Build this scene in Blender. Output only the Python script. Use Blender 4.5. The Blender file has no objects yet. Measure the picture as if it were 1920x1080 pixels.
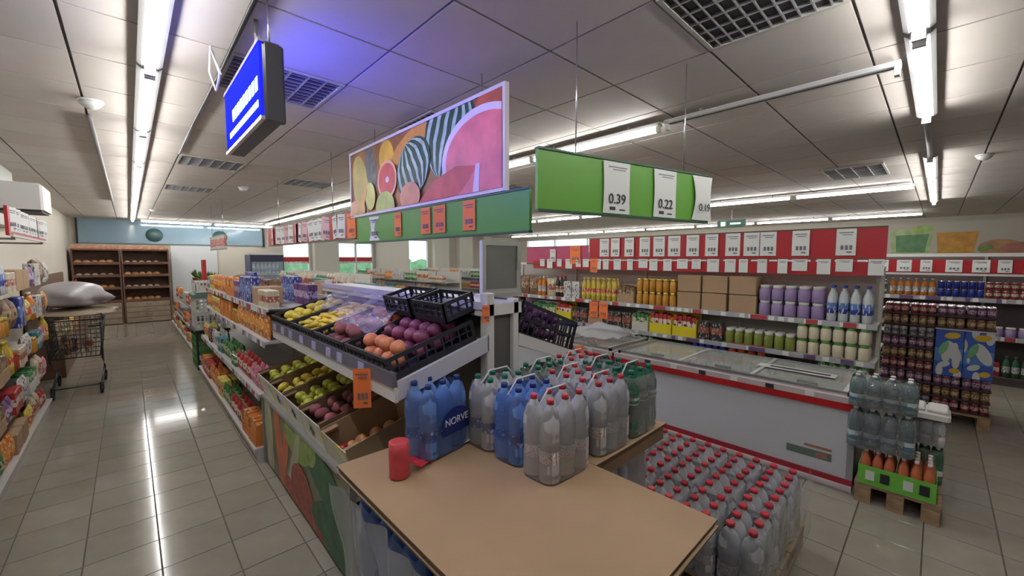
import bpy, math, random
from mathutils import Vector, Matrix
rnd = random.Random(7)
PI = math.pi
S = bpy.context.scene
C = S.collection

# ------------------------------------------------------------------ camera, world, exposure
CH = 1.8                                   # eye height
YAW, PITCH = 0.7587, 0.07253
cam = bpy.data.cameras.new('camera'); co = bpy.data.objects.new('camera', cam); C.objects.link(co)
co.location = (0, 0, CH); co.rotation_euler = (PI/2-PITCH, 0, -YAW)
cam.sensor_width = 36; cam.lens = 757/1920*36; cam.clip_start = .05; cam.clip_end = 200
S.camera = co
W = bpy.data.worlds.new('daylight'); S.world = W; W.use_nodes = True
bg = W.node_tree.nodes['Background']; bg.inputs[0].default_value = (.85, .95, 1, 1); bg.inputs[1].default_value = 2.2
S.view_settings.view_transform = 'Standard'; S.view_settings.look = 'None'
S.view_settings.exposure = 0.1; S.view_settings.gamma = 1; S.view_settings.use_curve_mapping = False
S.cycles.transparent_max_bounces = 24; S.cycles.max_bounces = 6
TUBE = 38.0; BLUE = 14.0
CEIL = 2.92
XW, YW, XL, YF = 15.9, 16.2, -1.15, -3.2   # right wall, back wall, left wall, wall behind the camera

# ------------------------------------------------------------------ materials
MATS = {}
def principled(name):
    m = bpy.data.materials.new(name); m.use_nodes = True
    return m, m.node_tree, m.node_tree.nodes['Principled BSDF']
def mat(name, col, rough=.5, metal=0, spec=.5, alpha=1, emit=0, vary=0, noise=0, nscale=8, bump=0, trans=0):
    if name in MATS: return MATS[name]
    m, nt, p = principled(name); N = nt.nodes; L = nt.links
    p.inputs['Base Color'].default_value = (*col, 1)
    p.inputs['Roughness'].default_value = rough; p.inputs['Metallic'].default_value = metal
    p.inputs['Specular IOR Level'].default_value = spec; p.inputs['Alpha'].default_value = alpha
    if trans: p.inputs['Transmission Weight'].default_value = trans
    if emit:
        p.inputs['Emission Color'].default_value = (*col, 1); p.inputs['Emission Strength'].default_value = emit
    src = None
    if noise or bump:
        tc = N.new('ShaderNodeTexCoord'); nz = N.new('ShaderNodeTexNoise'); nz.inputs['Scale'].default_value = nscale
        nz.inputs['Detail'].default_value = 3
        L.new(tc.outputs['Object'], nz.inputs['Vector'])
        if noise:
            mr = N.new('ShaderNodeMapRange'); mr.inputs[1].default_value = .3; mr.inputs[2].default_value = .7
            mr.inputs[3].default_value = 1-noise; mr.inputs[4].default_value = 1+noise
            L.new(nz.outputs[0], mr.inputs[0]); src = mr.outputs[0]
        if bump:
            b = N.new('ShaderNodeBump'); b.inputs['Strength'].default_value = bump; b.inputs['Distance'].default_value = .01
            L.new(nz.outputs[0], b.inputs['Height']); L.new(b.outputs[0], p.inputs['Normal'])
    if vary:
        oi = N.new('ShaderNodeObjectInfo'); mr = N.new('ShaderNodeMapRange')
        mr.inputs[3].default_value = 1-vary; mr.inputs[4].default_value = 1+vary
        L.new(oi.outputs['Random'], mr.inputs[0])
        if src:
            mm = N.new('ShaderNodeMath'); mm.operation = 'MULTIPLY'; L.new(src, mm.inputs[0]); L.new(mr.outputs[0], mm.inputs[1]); src = mm.outputs[0]
        else: src = mr.outputs[0]
    if src:
        v = N.new('ShaderNodeVectorMath'); v.operation = 'SCALE'; v.inputs[0].default_value = col
        L.new(src, v.inputs['Scale']); L.new(v.outputs[0], p.inputs['Base Color'])
    MATS[name] = m; return m
def printed(name, base, band, accent, lo=.35, hi=.68, scale=5, rough=.4):
    """package print: a body colour, a band of a second colour and blotches of a third"""
    if name in MATS: return MATS[name]
    m, nt, p = principled(name); N = nt.nodes; L = nt.links
    tc = N.new('ShaderNodeTexCoord'); sp = N.new('ShaderNodeSeparateXYZ'); L.new(tc.outputs['Generated'], sp.inputs[0])
    r = N.new('ShaderNodeValToRGB'); r.color_ramp.interpolation = 'CONSTANT'
    e = r.color_ramp.elements; e[0].position = 0; e[0].color = (0, 0, 0, 1); e[1].position = lo; e[1].color = (1, 1, 1, 1)
    x = e.new(hi); x.color = (0, 0, 0, 1); L.new(sp.outputs[2], r.inputs[0])
    m1 = N.new('ShaderNodeMix'); m1.data_type = 'RGBA'; m1.inputs[6].default_value = (*base, 1); m1.inputs[7].default_value = (*band, 1)
    L.new(r.outputs[0], m1.inputs[0])
    oi = N.new('ShaderNodeObjectInfo'); ad = N.new('ShaderNodeVectorMath'); ad.operation = 'ADD'
    sc = N.new('ShaderNodeVectorMath'); sc.operation = 'SCALE'; sc.inputs[0].default_value = (3, 7, 5)
    L.new(oi.outputs['Random'], sc.inputs['Scale']); L.new(tc.outputs['Generated'], ad.inputs[0]); L.new(sc.outputs[0], ad.inputs[1])
    nz = N.new('ShaderNodeTexVoronoi'); nz.inputs['Scale'].default_value = scale; L.new(ad.outputs[0], nz.inputs['Vector'])
    th = N.new('ShaderNodeMath'); th.operation = 'LESS_THAN'; th.inputs[1].default_value = .36; L.new(nz.outputs[0], th.inputs[0])
    m2 = N.new('ShaderNodeMix'); m2.data_type = 'RGBA'; m2.inputs[7].default_value = (*accent, 1)
    L.new(th.outputs[0], m2.inputs[0]); L.new(m1.outputs[2], m2.inputs[6]); L.new(m2.outputs[2], p.inputs['Base Color'])
    p.inputs['Roughness'].default_value = rough
    MATS[name] = m; return m
def film(name, col=(.9, .92, .95), a=.18, rough=.12, bump=0, ns=30):
    if name in MATS: return MATS[name]
    m, nt, p = principled(name)
    p.inputs['Base Color'].default_value = (*col, 1); p.inputs['Alpha'].default_value = a
    p.inputs['Roughness'].default_value = rough; p.inputs['Specular IOR Level'].default_value = .8
    if bump:
        N = nt.nodes; L = nt.links; tc = N.new('ShaderNodeTexCoord'); nz = N.new('ShaderNodeTexNoise'); nz.inputs['Scale'].default_value = ns; nz.inputs['Detail'].default_value = 2
        b = N.new('ShaderNodeBump'); b.inputs['Strength'].default_value = bump; b.inputs['Distance'].default_value = .02
        L.new(tc.outputs['Object'], nz.inputs[0]); L.new(nz.outputs[0], b.inputs['Height']); L.new(b.outputs[0], p.inputs['Normal'])
    MATS[name] = m; return m

def pet(name, col, body=.25, edge=.55, bump=0, ns=30, rough=.05, gl=.45):
    """clear plastic: see-through with a sheen, denser where the wall is seen edge-on"""
    if name in MATS: return MATS[name]
    m = bpy.data.materials.new(name); m.use_nodes = True; nt = m.node_tree; N = nt.nodes; L = nt.links; N.clear()
    out = N.new('ShaderNodeOutputMaterial'); tr = N.new('ShaderNodeBsdfTransparent'); df = N.new('ShaderNodeBsdfDiffuse'); g = N.new('ShaderNodeBsdfGlossy')
    tr.inputs[0].default_value = (*[.84+.16*c for c in col], 1); df.inputs[0].default_value = (*col, 1); g.inputs['Roughness'].default_value = rough
    lw = N.new('ShaderNodeLayerWeight'); lw.inputs[0].default_value = .35; mr = N.new('ShaderNodeMapRange'); mr.inputs[3].default_value = body; mr.inputs[4].default_value = body+edge
    L.new(lw.outputs['Facing'], mr.inputs[0]); m1 = N.new('ShaderNodeMixShader'); L.new(mr.outputs[0], m1.inputs[0]); L.new(tr.outputs[0], m1.inputs[1]); tl = N.new('ShaderNodeBsdfTranslucent'); tl.inputs[0].default_value = (*col, 1); dm = N.new('ShaderNodeMixShader'); dm.inputs[0].default_value = .12; L.new(df.outputs[0], dm.inputs[1]); L.new(tl.outputs[0], dm.inputs[2]); L.new(dm.outputs[0], m1.inputs[2])
    fr = N.new('ShaderNodeFresnel'); fr.inputs[0].default_value = 1.5; mr2 = N.new('ShaderNodeMapRange'); mr2.inputs[3].default_value = .04; mr2.inputs[4].default_value = .04+gl*2
    L.new(fr.outputs[0], mr2.inputs[0]); m2 = N.new('ShaderNodeMixShader'); L.new(mr2.outputs[0], m2.inputs[0]); L.new(m1.outputs[0], m2.inputs[1]); L.new(g.outputs[0], m2.inputs[2]); L.new(m2.outputs[0], out.inputs[0])
    if bump:
        tc = N.new('ShaderNodeTexCoord'); nz = N.new('ShaderNodeTexNoise'); nz.inputs['Scale'].default_value = ns; nz.inputs['Detail'].default_value = 1
        b = N.new('ShaderNodeBump'); b.inputs['Strength'].default_value = bump; b.inputs['Distance'].default_value = .03
        L.new(tc.outputs['Object'], nz.inputs[0]); L.new(nz.outputs[0], b.inputs['Height'])
        for q in (g, fr): L.new(b.outputs[0], q.inputs['Normal'])
    MATS[name] = m; return m

white = mat('white_paint', (.66, .66, .64), .5)
offw = mat('shelf_metal', (.58, .57, .54), .4)
grey = mat('grey_metal', (.36, .36, .36), .4, .4)
steel = mat('steel', (.6, .6, .62), .25, .9)
dark = mat('dark_plastic', (.02, .021, .026), .4)
blackm = mat('black_crate', (.018, .02, .028), .45)
wood = mat('pallet_wood', (.36, .24, .13), .8, noise=.25, nscale=14, vary=.12)
kraft = mat('kraft_board', (.4, .27, .16), .85, noise=.06, nscale=3)
kraftd = mat('kraft_dark', (.2, .12, .065), .85, noise=.1)
redm = mat('red_plastic', (.45, .015, .02), .35)
greenm = mat('sign_green', (.09, .3, .05), .45)
tubem = mat('tube_glow', (1, .985, .96), emit=TUBE)
tagw = mat('tag_paper', (.75, .78, .76), .7)
tago = mat('tag_orange', (.85, .2, .05), .6)
ink = mat('tag_ink', (.03, .03, .04), .6)
rail = mat('price_rail', (.42, .42, .47), .35)
wall_m = mat('wall_paint', (.62, .58, .5), .8, noise=.03, nscale=1)

# ------------------------------------------------------------------ mesh helpers
class MB:
    def __init__(s): s.v = []; s.f = []; s.m = []; s.sm = []
    def add(s, vs, fs, m=0, sm=False):
        o = len(s.v); s.v += [tuple(v) for v in vs]
        for f in fs: s.f.append(tuple(o+i for i in f)); s.m.append(m); s.sm.append(sm)
    def box(s, x0, y0, z0, x1, y1, z1, m=0):
        x0, x1 = sorted((x0, x1)); y0, y1 = sorted((y0, y1)); z0, z1 = sorted((z0, z1))
        s.add([(x0,y0,z0),(x1,y0,z0),(x1,y1,z0),(x0,y1,z0),(x0,y0,z1),(x1,y0,z1),(x1,y1,z1),(x0,y1,z1)],
              [(0,3,2,1),(4,5,6,7),(0,1,5,4),(1,2,6,5),(2,3,7,6),(3,0,4,7)], m); return s
    def cbox(s, x0, y0, z0, x1, y1, z1, c=.006, m=0):
        """box with chamfered vertical edges and top"""
        pr = [(x0+c,y0),(x1-c,y0),(x1,y0+c),(x1,y1-c),(x1-c,y1),(x0+c,y1),(x0,y1-c),(x0,y0+c)]
        cx, cy = (x0+x1)/2, (y0+y1)/2
        ins = [(px+(c if px < cx else -c), py+(c if py < cy else -c)) for px, py in pr]
        vs = [(*p, z0) for p in pr]+[(*p, z1-c) for p in pr]+[(*p, z1) for p in ins]
        fs = [tuple(range(7, -1, -1)), tuple(range(16, 24))]
        for k in (0, 8):
            for i in range(8): fs.append((k+i, k+(i+1) % 8, k+8+(i+1) % 8, k+8+i))
        s.add(vs, fs, m); return s
    def bar(s, a, b, w, h=None, m=0):
        a = Vector(a); b = Vector(b); h = h or w; d = (b-a).normalized()
        up = Vector((0, 0, 1)) if abs(d.z) < .95 else Vector((1, 0, 0))
        r = d.cross(up).normalized(); u = r.cross(d).normalized()
        vs = []
        for p in (a, b):
            for i, j in ((-1,-1),(1,-1),(1,1),(-1,1)): vs.append(p+r*(i*w/2)+u*(j*h/2))
        s.add(vs, [(0,1,2,3),(7,6,5,4),(0,4,5,1),(1,5,6,2),(2,6,7,3),(3,7,4,0)], m); return s
    def tube(s, pts, r, n=8, m=0):
        pts = [Vector(p) for p in pts]; vs = []; fs = []
        for k, p in enumerate(pts):
            d = (pts[min(k+1, len(pts)-1)]-pts[max(k-1, 0)]).normalized()
            up = Vector((0, 0, 1)) if abs(d.z) < .9 else Vector((1, 0, 0))
            a = d.cross(up).normalized(); b = a.cross(d).normalized()
            for i in range(n):
                t = 2*PI*i/n; vs.append(p+a*(r*math.cos(t))+b*(r*math.sin(t)))
        for k in range(len(pts)-1):
            for i in range(n): fs.append((k*n+i, k*n+(i+1) % n, (k+1)*n+(i+1) % n, (k+1)*n+i))
        fs.append(tuple(range(n-1, -1, -1))); fs.append(tuple((len(pts)-1)*n+i for i in range(n)))
        s.add(vs, fs, m, True); return s
    def lathe(s, prof, n=14, m=0, ox=0, oy=0, oz=0, sm=True):
        """prof: (r, z, material of the ring above)"""
        vs = []
        for q in prof:
            for i in range(n):
                t = 2*PI*i/n; vs.append((ox+q[0]*math.cos(t), oy+q[0]*math.sin(t), oz+q[1]))
        for k in range(len(prof)-1):
            mm = prof[k][2] if len(prof[k]) > 2 else m
            s.add([], [], mm)
        o = len(s.v); s.v += vs
        for k in range(len(prof)-1):
            mm = prof[k][2] if len(prof[k]) > 2 else m
            for i in range(n):
                s.f.append((o+k*n+i, o+k*n+(i+1) % n, o+(k+1)*n+(i+1) % n, o+(k+1)*n+i)); s.m.append(mm); s.sm.append(sm)
        if prof[0][0] > 1e-4: s.f.append(tuple(o+i for i in range(n-1, -1, -1))); s.m.append(prof[0][2] if len(prof[0]) > 2 else m); s.sm.append(False)
        if prof[-1][0] > 1e-4:
            e = o+(len(prof)-1)*n; s.f.append(tuple(e+i for i in range(n))); s.m.append(prof[-2][2] if len(prof[-2]) > 2 else m); s.sm.append(False)
        return s
    def grid(s, fn, nu, nv, m=0, sm=True):
        vs = [fn(i/nu, j/nv) for j in range(nv+1) for i in range(nu+1)]
        fs = [(j*(nu+1)+i, j*(nu+1)+i+1, (j+1)*(nu+1)+i+1, (j+1)*(nu+1)+i) for j in range(nv) for i in range(nu)]
        s.add(vs, fs, m, sm); return s
    def xf(s, M):
        s.v = [tuple(M @ Vector(v)) for v in s.v]; return s
    def mesh(s, name, mats):
        me = bpy.data.meshes.new(name); me.from_pydata(s.v, [], s.f)
        for a in (mats if isinstance(mats, (list, tuple)) else [mats]): me.materials.append(a)
        me.polygons.foreach_set('material_index', s.m); me.polygons.foreach_set('use_smooth', s.sm)
        me.update(); return me

def link(name, data, parent=None, loc=None, rot=None, sc=None):
    o = bpy.data.objects.new(name, data); C.objects.link(o)
    if parent: o.parent = parent
    if loc is not None: o.location = loc
    if rot is not None: o.rotation_euler = rot if isinstance(rot, (tuple, list)) else (0, 0, rot)
    if sc is not None: o.scale = sc if isinstance(sc, (tuple, list)) else (sc, sc, sc)
    return o
def tag(o, label, cat, group=None):
    o['label'] = label; o['category'] = cat
    if group: o['group'] = group
    return o
def thing(name, label, cat, loc=(0,0,0), rot=0, group=None):
    return tag(link(name, None, None, loc, rot), label, cat, group)
def part(name, mb, m, parent, loc=None, rot=None, label=None):
    o = link(name, mb if isinstance(mb, bpy.types.Mesh) else mb.mesh(name, m), parent, loc, rot)
    if label: o['label'] = label
    return o
def solo(name, mb, m, label, cat, loc=(0,0,0), rot=0, group=None):
    return tag(part(name, mb, m, None, loc, rot), label, cat, group)
def struct(name, mb, m, loc=(0,0,0)):
    o = part(name, mb, m, None, loc); o['kind'] = 'structure'; return o
TXT = {}
def text_mesh(s, size, m, thick=.001):
    k = (s, size, m.name)
    if k in TXT: return TXT[k]
    cu = bpy.data.curves.new('txt', 'FONT'); cu.body = s; cu.size = size; cu.align_x = 'CENTER'; cu.align_y = 'CENTER'; cu.extrude = thick
    o = bpy.data.objects.new('txt', cu); C.objects.link(o)
    dg = bpy.context.evaluated_depsgraph_get(); me = bpy.data.meshes.new_from_object(o.evaluated_get(dg))
    bpy.data.objects.remove(o); me.materials.clear(); me.materials.append(m); me.name = 'lettering'; TXT[k] = me; return me
# specs: (name, mesh, loc, children)
def place(spec, loc, rot=0, label='', cat='', group=None, sc=None):
    name, me, _, kids = spec
    r = link(name, me, None, loc, rot, sc); tag(r, label, cat, group)
    for k in kids:
        c = link(k[0], k[1], r, k[2])
        for g in k[3]: link(g[0], g[1], c, g[2])
    return r

# ------------------------------------------------------------------ room shell
tile_f = mat('floor_tile', (.33, .305, .25), .1, vary=.07, noise=.06, nscale=5, bump=.02)
grout = mat('grout', (.13, .115, .1), .8)
fl = struct('floor', MB().box(XL-.2, YF-.2, -.12, XW+.2, YW+.2, -.008), grout)
TX, TY, OX, OY = .3375, .3375, -.28, -.02
def far_key(x, y): return math.hypot(x, y)
cells = []
for i in range(-3, 49):
    for j in range(-10, 49):
        x0, y0 = OX+i*TX, OY+j*TY
        if x0+TX < XL or x0 > XW or y0 > YW: continue
        cx, cy = x0+TX/2, y0+TY/2
        vis = (cx < .95 and cy > 2.2) or (cx > 2.9 and cy < .75 and cy > -1.9) or (cx > 4.2 and -.14*cx-1.2 < cy < .3) or (1.5 < cx < 3.9 and 1.3 < cy < 2)
        cells.append((0 if vis else 1, far_key(cx, cy), x0, y0))
cells.sort()
tme = MB().cbox(0, 0, -.008, TX-.006, TY-.006, .0, .0015).mesh('floor_tile', tile_f)
for _, _, x0, y0 in cells[:300]: link('floor_tile', tme, fl, (x0, y0, 0))
rest = MB()
for _, _, x0, y0 in cells[300:]: rest.box(x0, y0, -.008, min(x0+TX-.006, XW), min(y0+TY-.006, YW), 0)
o = part('floor_tile', rest, tile_f, fl); o['kind'] = 'stuff'

ceil_t = mat('ceiling_tile', (.57, .525, .48), .75, vary=.05, noise=.04, nscale=3)
joint = mat('ceiling_joint_shade', (.14, .13, .13), .8)  # dark grey paints the shadow lines seen in the gaps between tiles
ce = struct('ceiling', MB().box(XL-.2, YF-.2, CEIL+.014, XW+.2, YW+.2, CEIL+.12), joint)
GX, GY, HX, HY = .63, .595, -.17, .92
VENTS = [(3, -1), (1, 3), (1, 8), (3, 9), (3, 3), (1, 12), (4, 12), (7, 6), (13, 4)]
cl = []
for i in range(-2, 26):
    for j in range(-7, 26):
        if (i, j) in VENTS: continue
        x0, y0 = HX+i*GX, HY+j*GY; x1, y1 = min(x0+GX-.014, XW), min(y0+GY-.014, YW); xa = max(x0, XL); ya = max(y0, YF)
        if x1-xa < .05 or y1-ya < .05: continue
        front = y0 > -.3 or x0 > 2
        cl.append((0 if front and y0 > -.6 else 1, math.hypot(x0, y0), xa, ya, x1, y1))
cl.sort(); proto = MB().cbox(0, 0, -.014, GX-.014, GY-.014, 0, .001)
pm = MB().box(.0, .0, .0, GX-.014, GY-.014, .014).mesh('ceiling_tile', ceil_t)
n = 0; rest = MB()
for _, _, x0, y0, x1, y1 in cl:
    if n < 290 and abs(x1-x0-GX+.014) < .01 and abs(y1-y0-GY+.014) < .01: link('ceiling_tile', pm, ce, (x0, y0, CEIL)); n += 1
    else: rest.box(x0, y0, CEIL, x1, y1, CEIL+.014)
o = part('ceiling_tile', rest, ceil_t, ce); o['kind'] = 'stuff'

struct('wall_left', MB().box(XL-.15, YF, 0, XL, YW, CEIL), wall_m)
struct('wall_front', MB().box(XL, YF-.15, 0, XW, YF, CEIL), wall_m)
# back wall with window openings
WIN = [(4.0, 4.95, 1.25, 2.45), (5.95, 7.4, 1.1, 2.45), (9.0, 10.05, .85, 2.65)]
wb = MB(); x = XL
for a, b, z0, z1 in WIN:
    wb.box(x, YW, 0, a, YW+.2, CEIL); wb.box(a, YW, 0, b, YW+.2, z0); wb.box(a, YW, z1, b, YW+.2, CEIL); x = b
wb.box(x, YW, 0, XW+.2, YW+.2, CEIL)
struct('wall_back', wb, wall_m)
glass = film('window_glass', (.8, .95, .95), .15, .05)
for k, (a, b, z0, z1) in enumerate(WIN):
    w = MB(); t = .05
    w.box(a, YW-.02, z0, a+t, YW+.12, z1); w.box(b-t, YW-.02, z0, b, YW+.12, z1); w.box(a, YW-.02, z0, b, YW+.12, z0+t); w.box(a, YW-.02, z1-t, b, YW+.12, z1)
    if b-a > 1.2: w.box((a+b)/2-t/2, YW-.02, z0, (a+b)/2+t/2, YW+.12, z1)
    fr = struct('window_%d' % (k+1), w, white)
    part('pane', MB().box(a+t, YW+.05, z0+t, b-t, YW+.06, z1-t), glass, fr)
    part('sill', MB().box(a-.05, YW-.12, z0-.04, b+.05, YW-.02, z0), white, fr)
    if k < 2: part('sun_strip', MB().box(a+t, YW+.02, 1.62, b-t, YW+.035, 1.86), printed('window_strip', (.5,.03,.03), (.8,.8,.8), (.4,.02,.03), 0, .3, 14), fr, label='red and white sale strip across the panes')
solo('green_hedge', MB().grid(lambda u, v: (2+u*12, YW+2.6+.25*math.sin(u*60)+.3*v, v*1.7+.08*math.sin(u*90)), 120, 6), mat('hedge', (.16, .42, .2), .8, noise=.4, nscale=5), 'green hedge outside beyond the back windows', 'hedge')
struct('ground', MB().box(0, YW+.2, -.2, 18, YW+8, -.02), mat('outside_paving', (.5, .5, .48), .8))
# right wall with a long high window
R0, R1, Z0, Z1 = 9.5, 15.6, 2.05, 2.8
wr = MB(); wr.box(XW, YF, 0, XW+.2, R0, CEIL).box(XW, R0, 0, XW+.2, R1, Z0).box(XW, R0, Z1, XW+.2, R1, CEIL).box(XW, R1, 0, XW+.2, YW, CEIL)
struct('wall_right', wr, wall_m)
w = MB(); 
for yy in (R0, R0+2.03, R0+4.06, R1-.05): w.box(XW-.02, yy, Z0, XW+.1, yy+.05, Z1)
w.box(XW-.02, R0, Z0, XW+.1, R1, Z0+.05); w.box(XW-.02, R0, Z1-.05, XW+.1, R1, Z1)
fr = struct('window_4', w, white); part('pane', MB().box(XW+.04, R0, Z0, XW+.05, R1, Z1), glass, fr)
# pilasters on the back wall
pal = mat('pilaster', (.7, .68, .6), .6)
for k, (a, b) in enumerate([(5.02, 5.88), (7.5, 8.85), (10.2, 11.0), (11.6, 12.4), (13.1, 13.6)]): struct('trim_%d' % (k+1), MB().box(a, YW-.3, 0, b, YW, CEIL-.002), pal)
struct('trim_6', MB().box(-1.0, YW-.09, 2.22, -.96, YW-.02, CEIL-.01).box(3.4, YW-.09, 2.2, 3.46, YW-.02, CEIL-.01), dark)
bb = struct('trim_7', MB().box(-.96, YW-.06, 2.24, 3.4, YW-.02, CEIL-.01), mat('blue_glass_band', (.26, .38, .46), .1, noise=.1, nscale=1))
for x0 in (.6, 2.2): part('decal', MB().lathe([(.0, 0), (.2, 0), (.2, .006), (0, .006)], 16).xf(Matrix.Translation((x0, YW-.07, 2.5)) @ Matrix.Rotation(PI/2, 4, 'X')), mat('band_decal', (.06, .12, .12), .4), bb, label='round dark emblem')
struct('trim_8', MB().box(.95, YW-.05, .02, 2.1, YW-.01, 2.2), mat('white_cladding', (.7, .73, .74), .4))
struct('baseboard_left', MB().box(XL, 7.6, 0, XL+.02, YW-.7, .1), grey)
# soffit of the left wall
struct('trim_9', MB().box(XL, 2.0, 2.2, XL+.1, 8.4, CEIL-.002), mat('soffit', (.6, .62, .58), .6))

# ------------------------------------------------------------------ ceiling lights
hous = mat('lamp_housing', (.66, .66, .66), .35)
LL = 1.46
def lamp_spec(L, lit):
    h = MB().box(-L/2, -.035, -.028, L/2, .035, 0); h.add([(-L/2, -.035, -.028), (L/2, -.035, -.028), (L/2, -.055, -.012), (-L/2, -.055, -.012)], [(0,1,2,3)]); h.add([(-L/2, .035, -.028), (L/2, .035, -.028), (L/2, .055, -.012), (-L/2, .055, -.012)], [(3,2,1,0)])
    kids = [('housing', h.mesh('housing', hous), (0,0,0), [])]
    for s in (-1, 1): kids.append(('end_cap', MB().box(-.012, -.024, -.075, .012, .024, -.028).mesh('end_cap', white), (s*(L/2-.014), 0, 0), []))
    if lit: kids.append(('tube', MB().tube([(-L/2+.03, 0, -.055), (L/2-.03, 0, -.055)], .017, 10).mesh('tube', tubem), (0,0,0), []))
    else: kids.append(('slot', MB().box(-L/2+.03, -.008, -.031, L/2-.03, .008, -.0285).mesh('slot', dark), (0,0,0), []))
    return ('ceiling_lamp', None, (0,0,0), kids)
SP = {}; LN = {}
ORD = ['nearest', 'second', 'third', 'fourth', 'fifth', 'sixth', 'seventh', 'eighth', 'ninth', 'tenth', 'eleventh', 'twelfth', 'thirteenth', 'fourteenth', 'fifteenth', 'sixteenth']
def lamp(x0, y0, x1, y1, label, group=None, lit=True, z=CEIL-.03):
    L = math.hypot(x1-x0, y1-y0); k = (round(L, 3), lit)
    if k not in SP: SP[k] = lamp_spec(L, lit)
    if group: LN[group] = LN.get(group, 0)+1; label = label.replace('#', ORD[LN[group]-1])
    r = place(SP[k], ((x0+x1)/2, (y0+y1)/2, z), math.atan2(y1-y0, x1-x0), label, 'lamp', group)
    link('hanger', HANG, r, (-L*.3, 0, 0)); link('hanger', HANG, r, (L*.3, 0, 0)); return r
HANG = MB().box(-.01, -.01, -.002, .01, .01, .031).mesh('hanger', grey)
y = .05; 
while y < 15.2:
    lamp(.14, y, .14, y+1.5, 'lit tube lamp above the left aisle, # of its long line', 'tube lamps above the left aisle'); y += 1.535
lamp(3.16, .2, 3.16, 1.55, 'unlit white batten lamp without tube near the cross line of lamps', None, False)
y = 1.6
while y < 14.3:
    lamp(3.16, y, 3.16, y+1.4, 'lit tube lamp behind the fruit poster, # of its line', 'tube lamps behind the fruit poster'); y += 1.42
y = .3
while y < 14.3:
    lamp(8.35, y, 8.35, y+1.45, 'lit tube lamp of the line above the red banner shelves, # from the right', 'tube lamps of the second line'); y += 1.5
y = .3
while y < 14.3:
    lamp(13.5, y, 13.5, y+1.7, 'lit tube lamp of the farthest line by the right wall, # from the right', 'tube lamps of the farthest line'); y += 1.75
for x0, x1, lb in [(1.2, 2.74, 'lit tube lamp at the top right edge, nearest of the cross line'), (2.8, 4.42, 'lit tube lamp on the cross line where the unlit batten meets it')]:
    lamp(x0, .12, x1, .12, lb)
for k in range(3): lamp(6.2+k*1.66, .12, 7.8+k*1.66, .12, 'lit tube lamp of the cross line beyond the bare conduit, # of three', 'far tube lamps of the cross line')
solo('conduit', MB().tube([(4.42, .12, CEIL-.05), (6.2, .12, CEIL-.05)], .02), grey, 'thin bare grey conduit bridging the gap in the cross line of lamps', 'conduit')
for x0 in (.3, 1.95): lamp(x0, 15.3, x0+1.6, 15.3, 'lit tube lamp before the blue glass band, # from the left', 'tube lamps across the far end')

# ------------------------------------------------------------------ louvre grilles
def vent(x0, y0, x1, y1, nx, ny, label, group=None, z=CEIL):
    r = thing('ceiling_grille', label, 'grille', (x0, y0, z), 0, group); w, d = x1-x0, y1-y0
    part('frame', MB().box(0,0,-.006,w,.02,.012).box(0,d-.02,-.006,w,d,.012).box(0,.02,-.006,.02,d-.02,.012).box(w-.02,.02,-.006,w,d-.02,.012), mat('grille_frame', (.45, .44, .4), .5), r)
    part('backing', MB().box(.02,.02,.011,w-.02,d-.02,.0125), mat('grille_dark', (.03, .028, .035), .6), r)
    fm = mat('grille_fin', (.5, .5, .52), .3, .6)
    f1 = MB().box(-.003, .02, -.004, .003, d-.02, .01).mesh('fin', fm); f2 = MB().box(.02, -.003, -.004, w-.02, .003, .01).mesh('cross_fin', fm)
    for i in range(1, nx): link('fin', f1, r, (w*i/nx, 0, 0))
    for j in range(1, ny): link('cross_fin', f2, r, (0, d*j/ny, 0))
vl = ['large louvred ceiling grille above the hanging price panel, at the top edge', 'louvred ceiling grille just behind the hanging blue light box', 'grey louvred ceiling grille between left lamps and fruit poster', 'small ceiling grille above the left edge of the fruit poster, beyond the others', 'louvred ceiling grille peeking over the top edge of the fruit poster', 'far ceiling grille close to the left aisle lamps', 'far ceiling grille between the left aisle lamps and fruit poster lamps', 'ceiling grille behind the green price panel', 'distant ceiling grille over the red banner shelves']
for k, (i, j) in enumerate(VENTS):
    x0, y0 = HX+i*GX, HY+j*GY; vent(x0, y0, x0+GX-.014, y0+GY-.014, 6, 10 if k < 2 else 8, vl[k])
vent(6.4, .5, 7.3, 1.1, 7, 4, 'long ceiling grille of dark square slots next to the cross line of lamps', None, CEIL-.014)

# detectors
det = MB().lathe([(.055, 0), (.06, -.012), (.045, -.03), (.02, -.045), (0, -.047)], 16)
for (x, y), lb in [((-.14, 4.2), 'round white smoke detector on the ceiling left of the aisle lamps'), ((6.76, -.28), 'round white smoke detector on the ceiling right of the cross line'), ((1.37, 7.6), 'small white smoke detector on the ceiling below the blue light box'), ((.47, 12.4), 'tiny white smoke detector far down the left aisle ceiling')]:
    r = thing('smoke_detector', lb, 'detector', (x, y, CEIL)); part('base', MB().lathe([(.07, 0), (.07, -.014), (.06, -.016)], 16), white, r); part('head', det, white, r, (0, 0, -.015))

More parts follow.
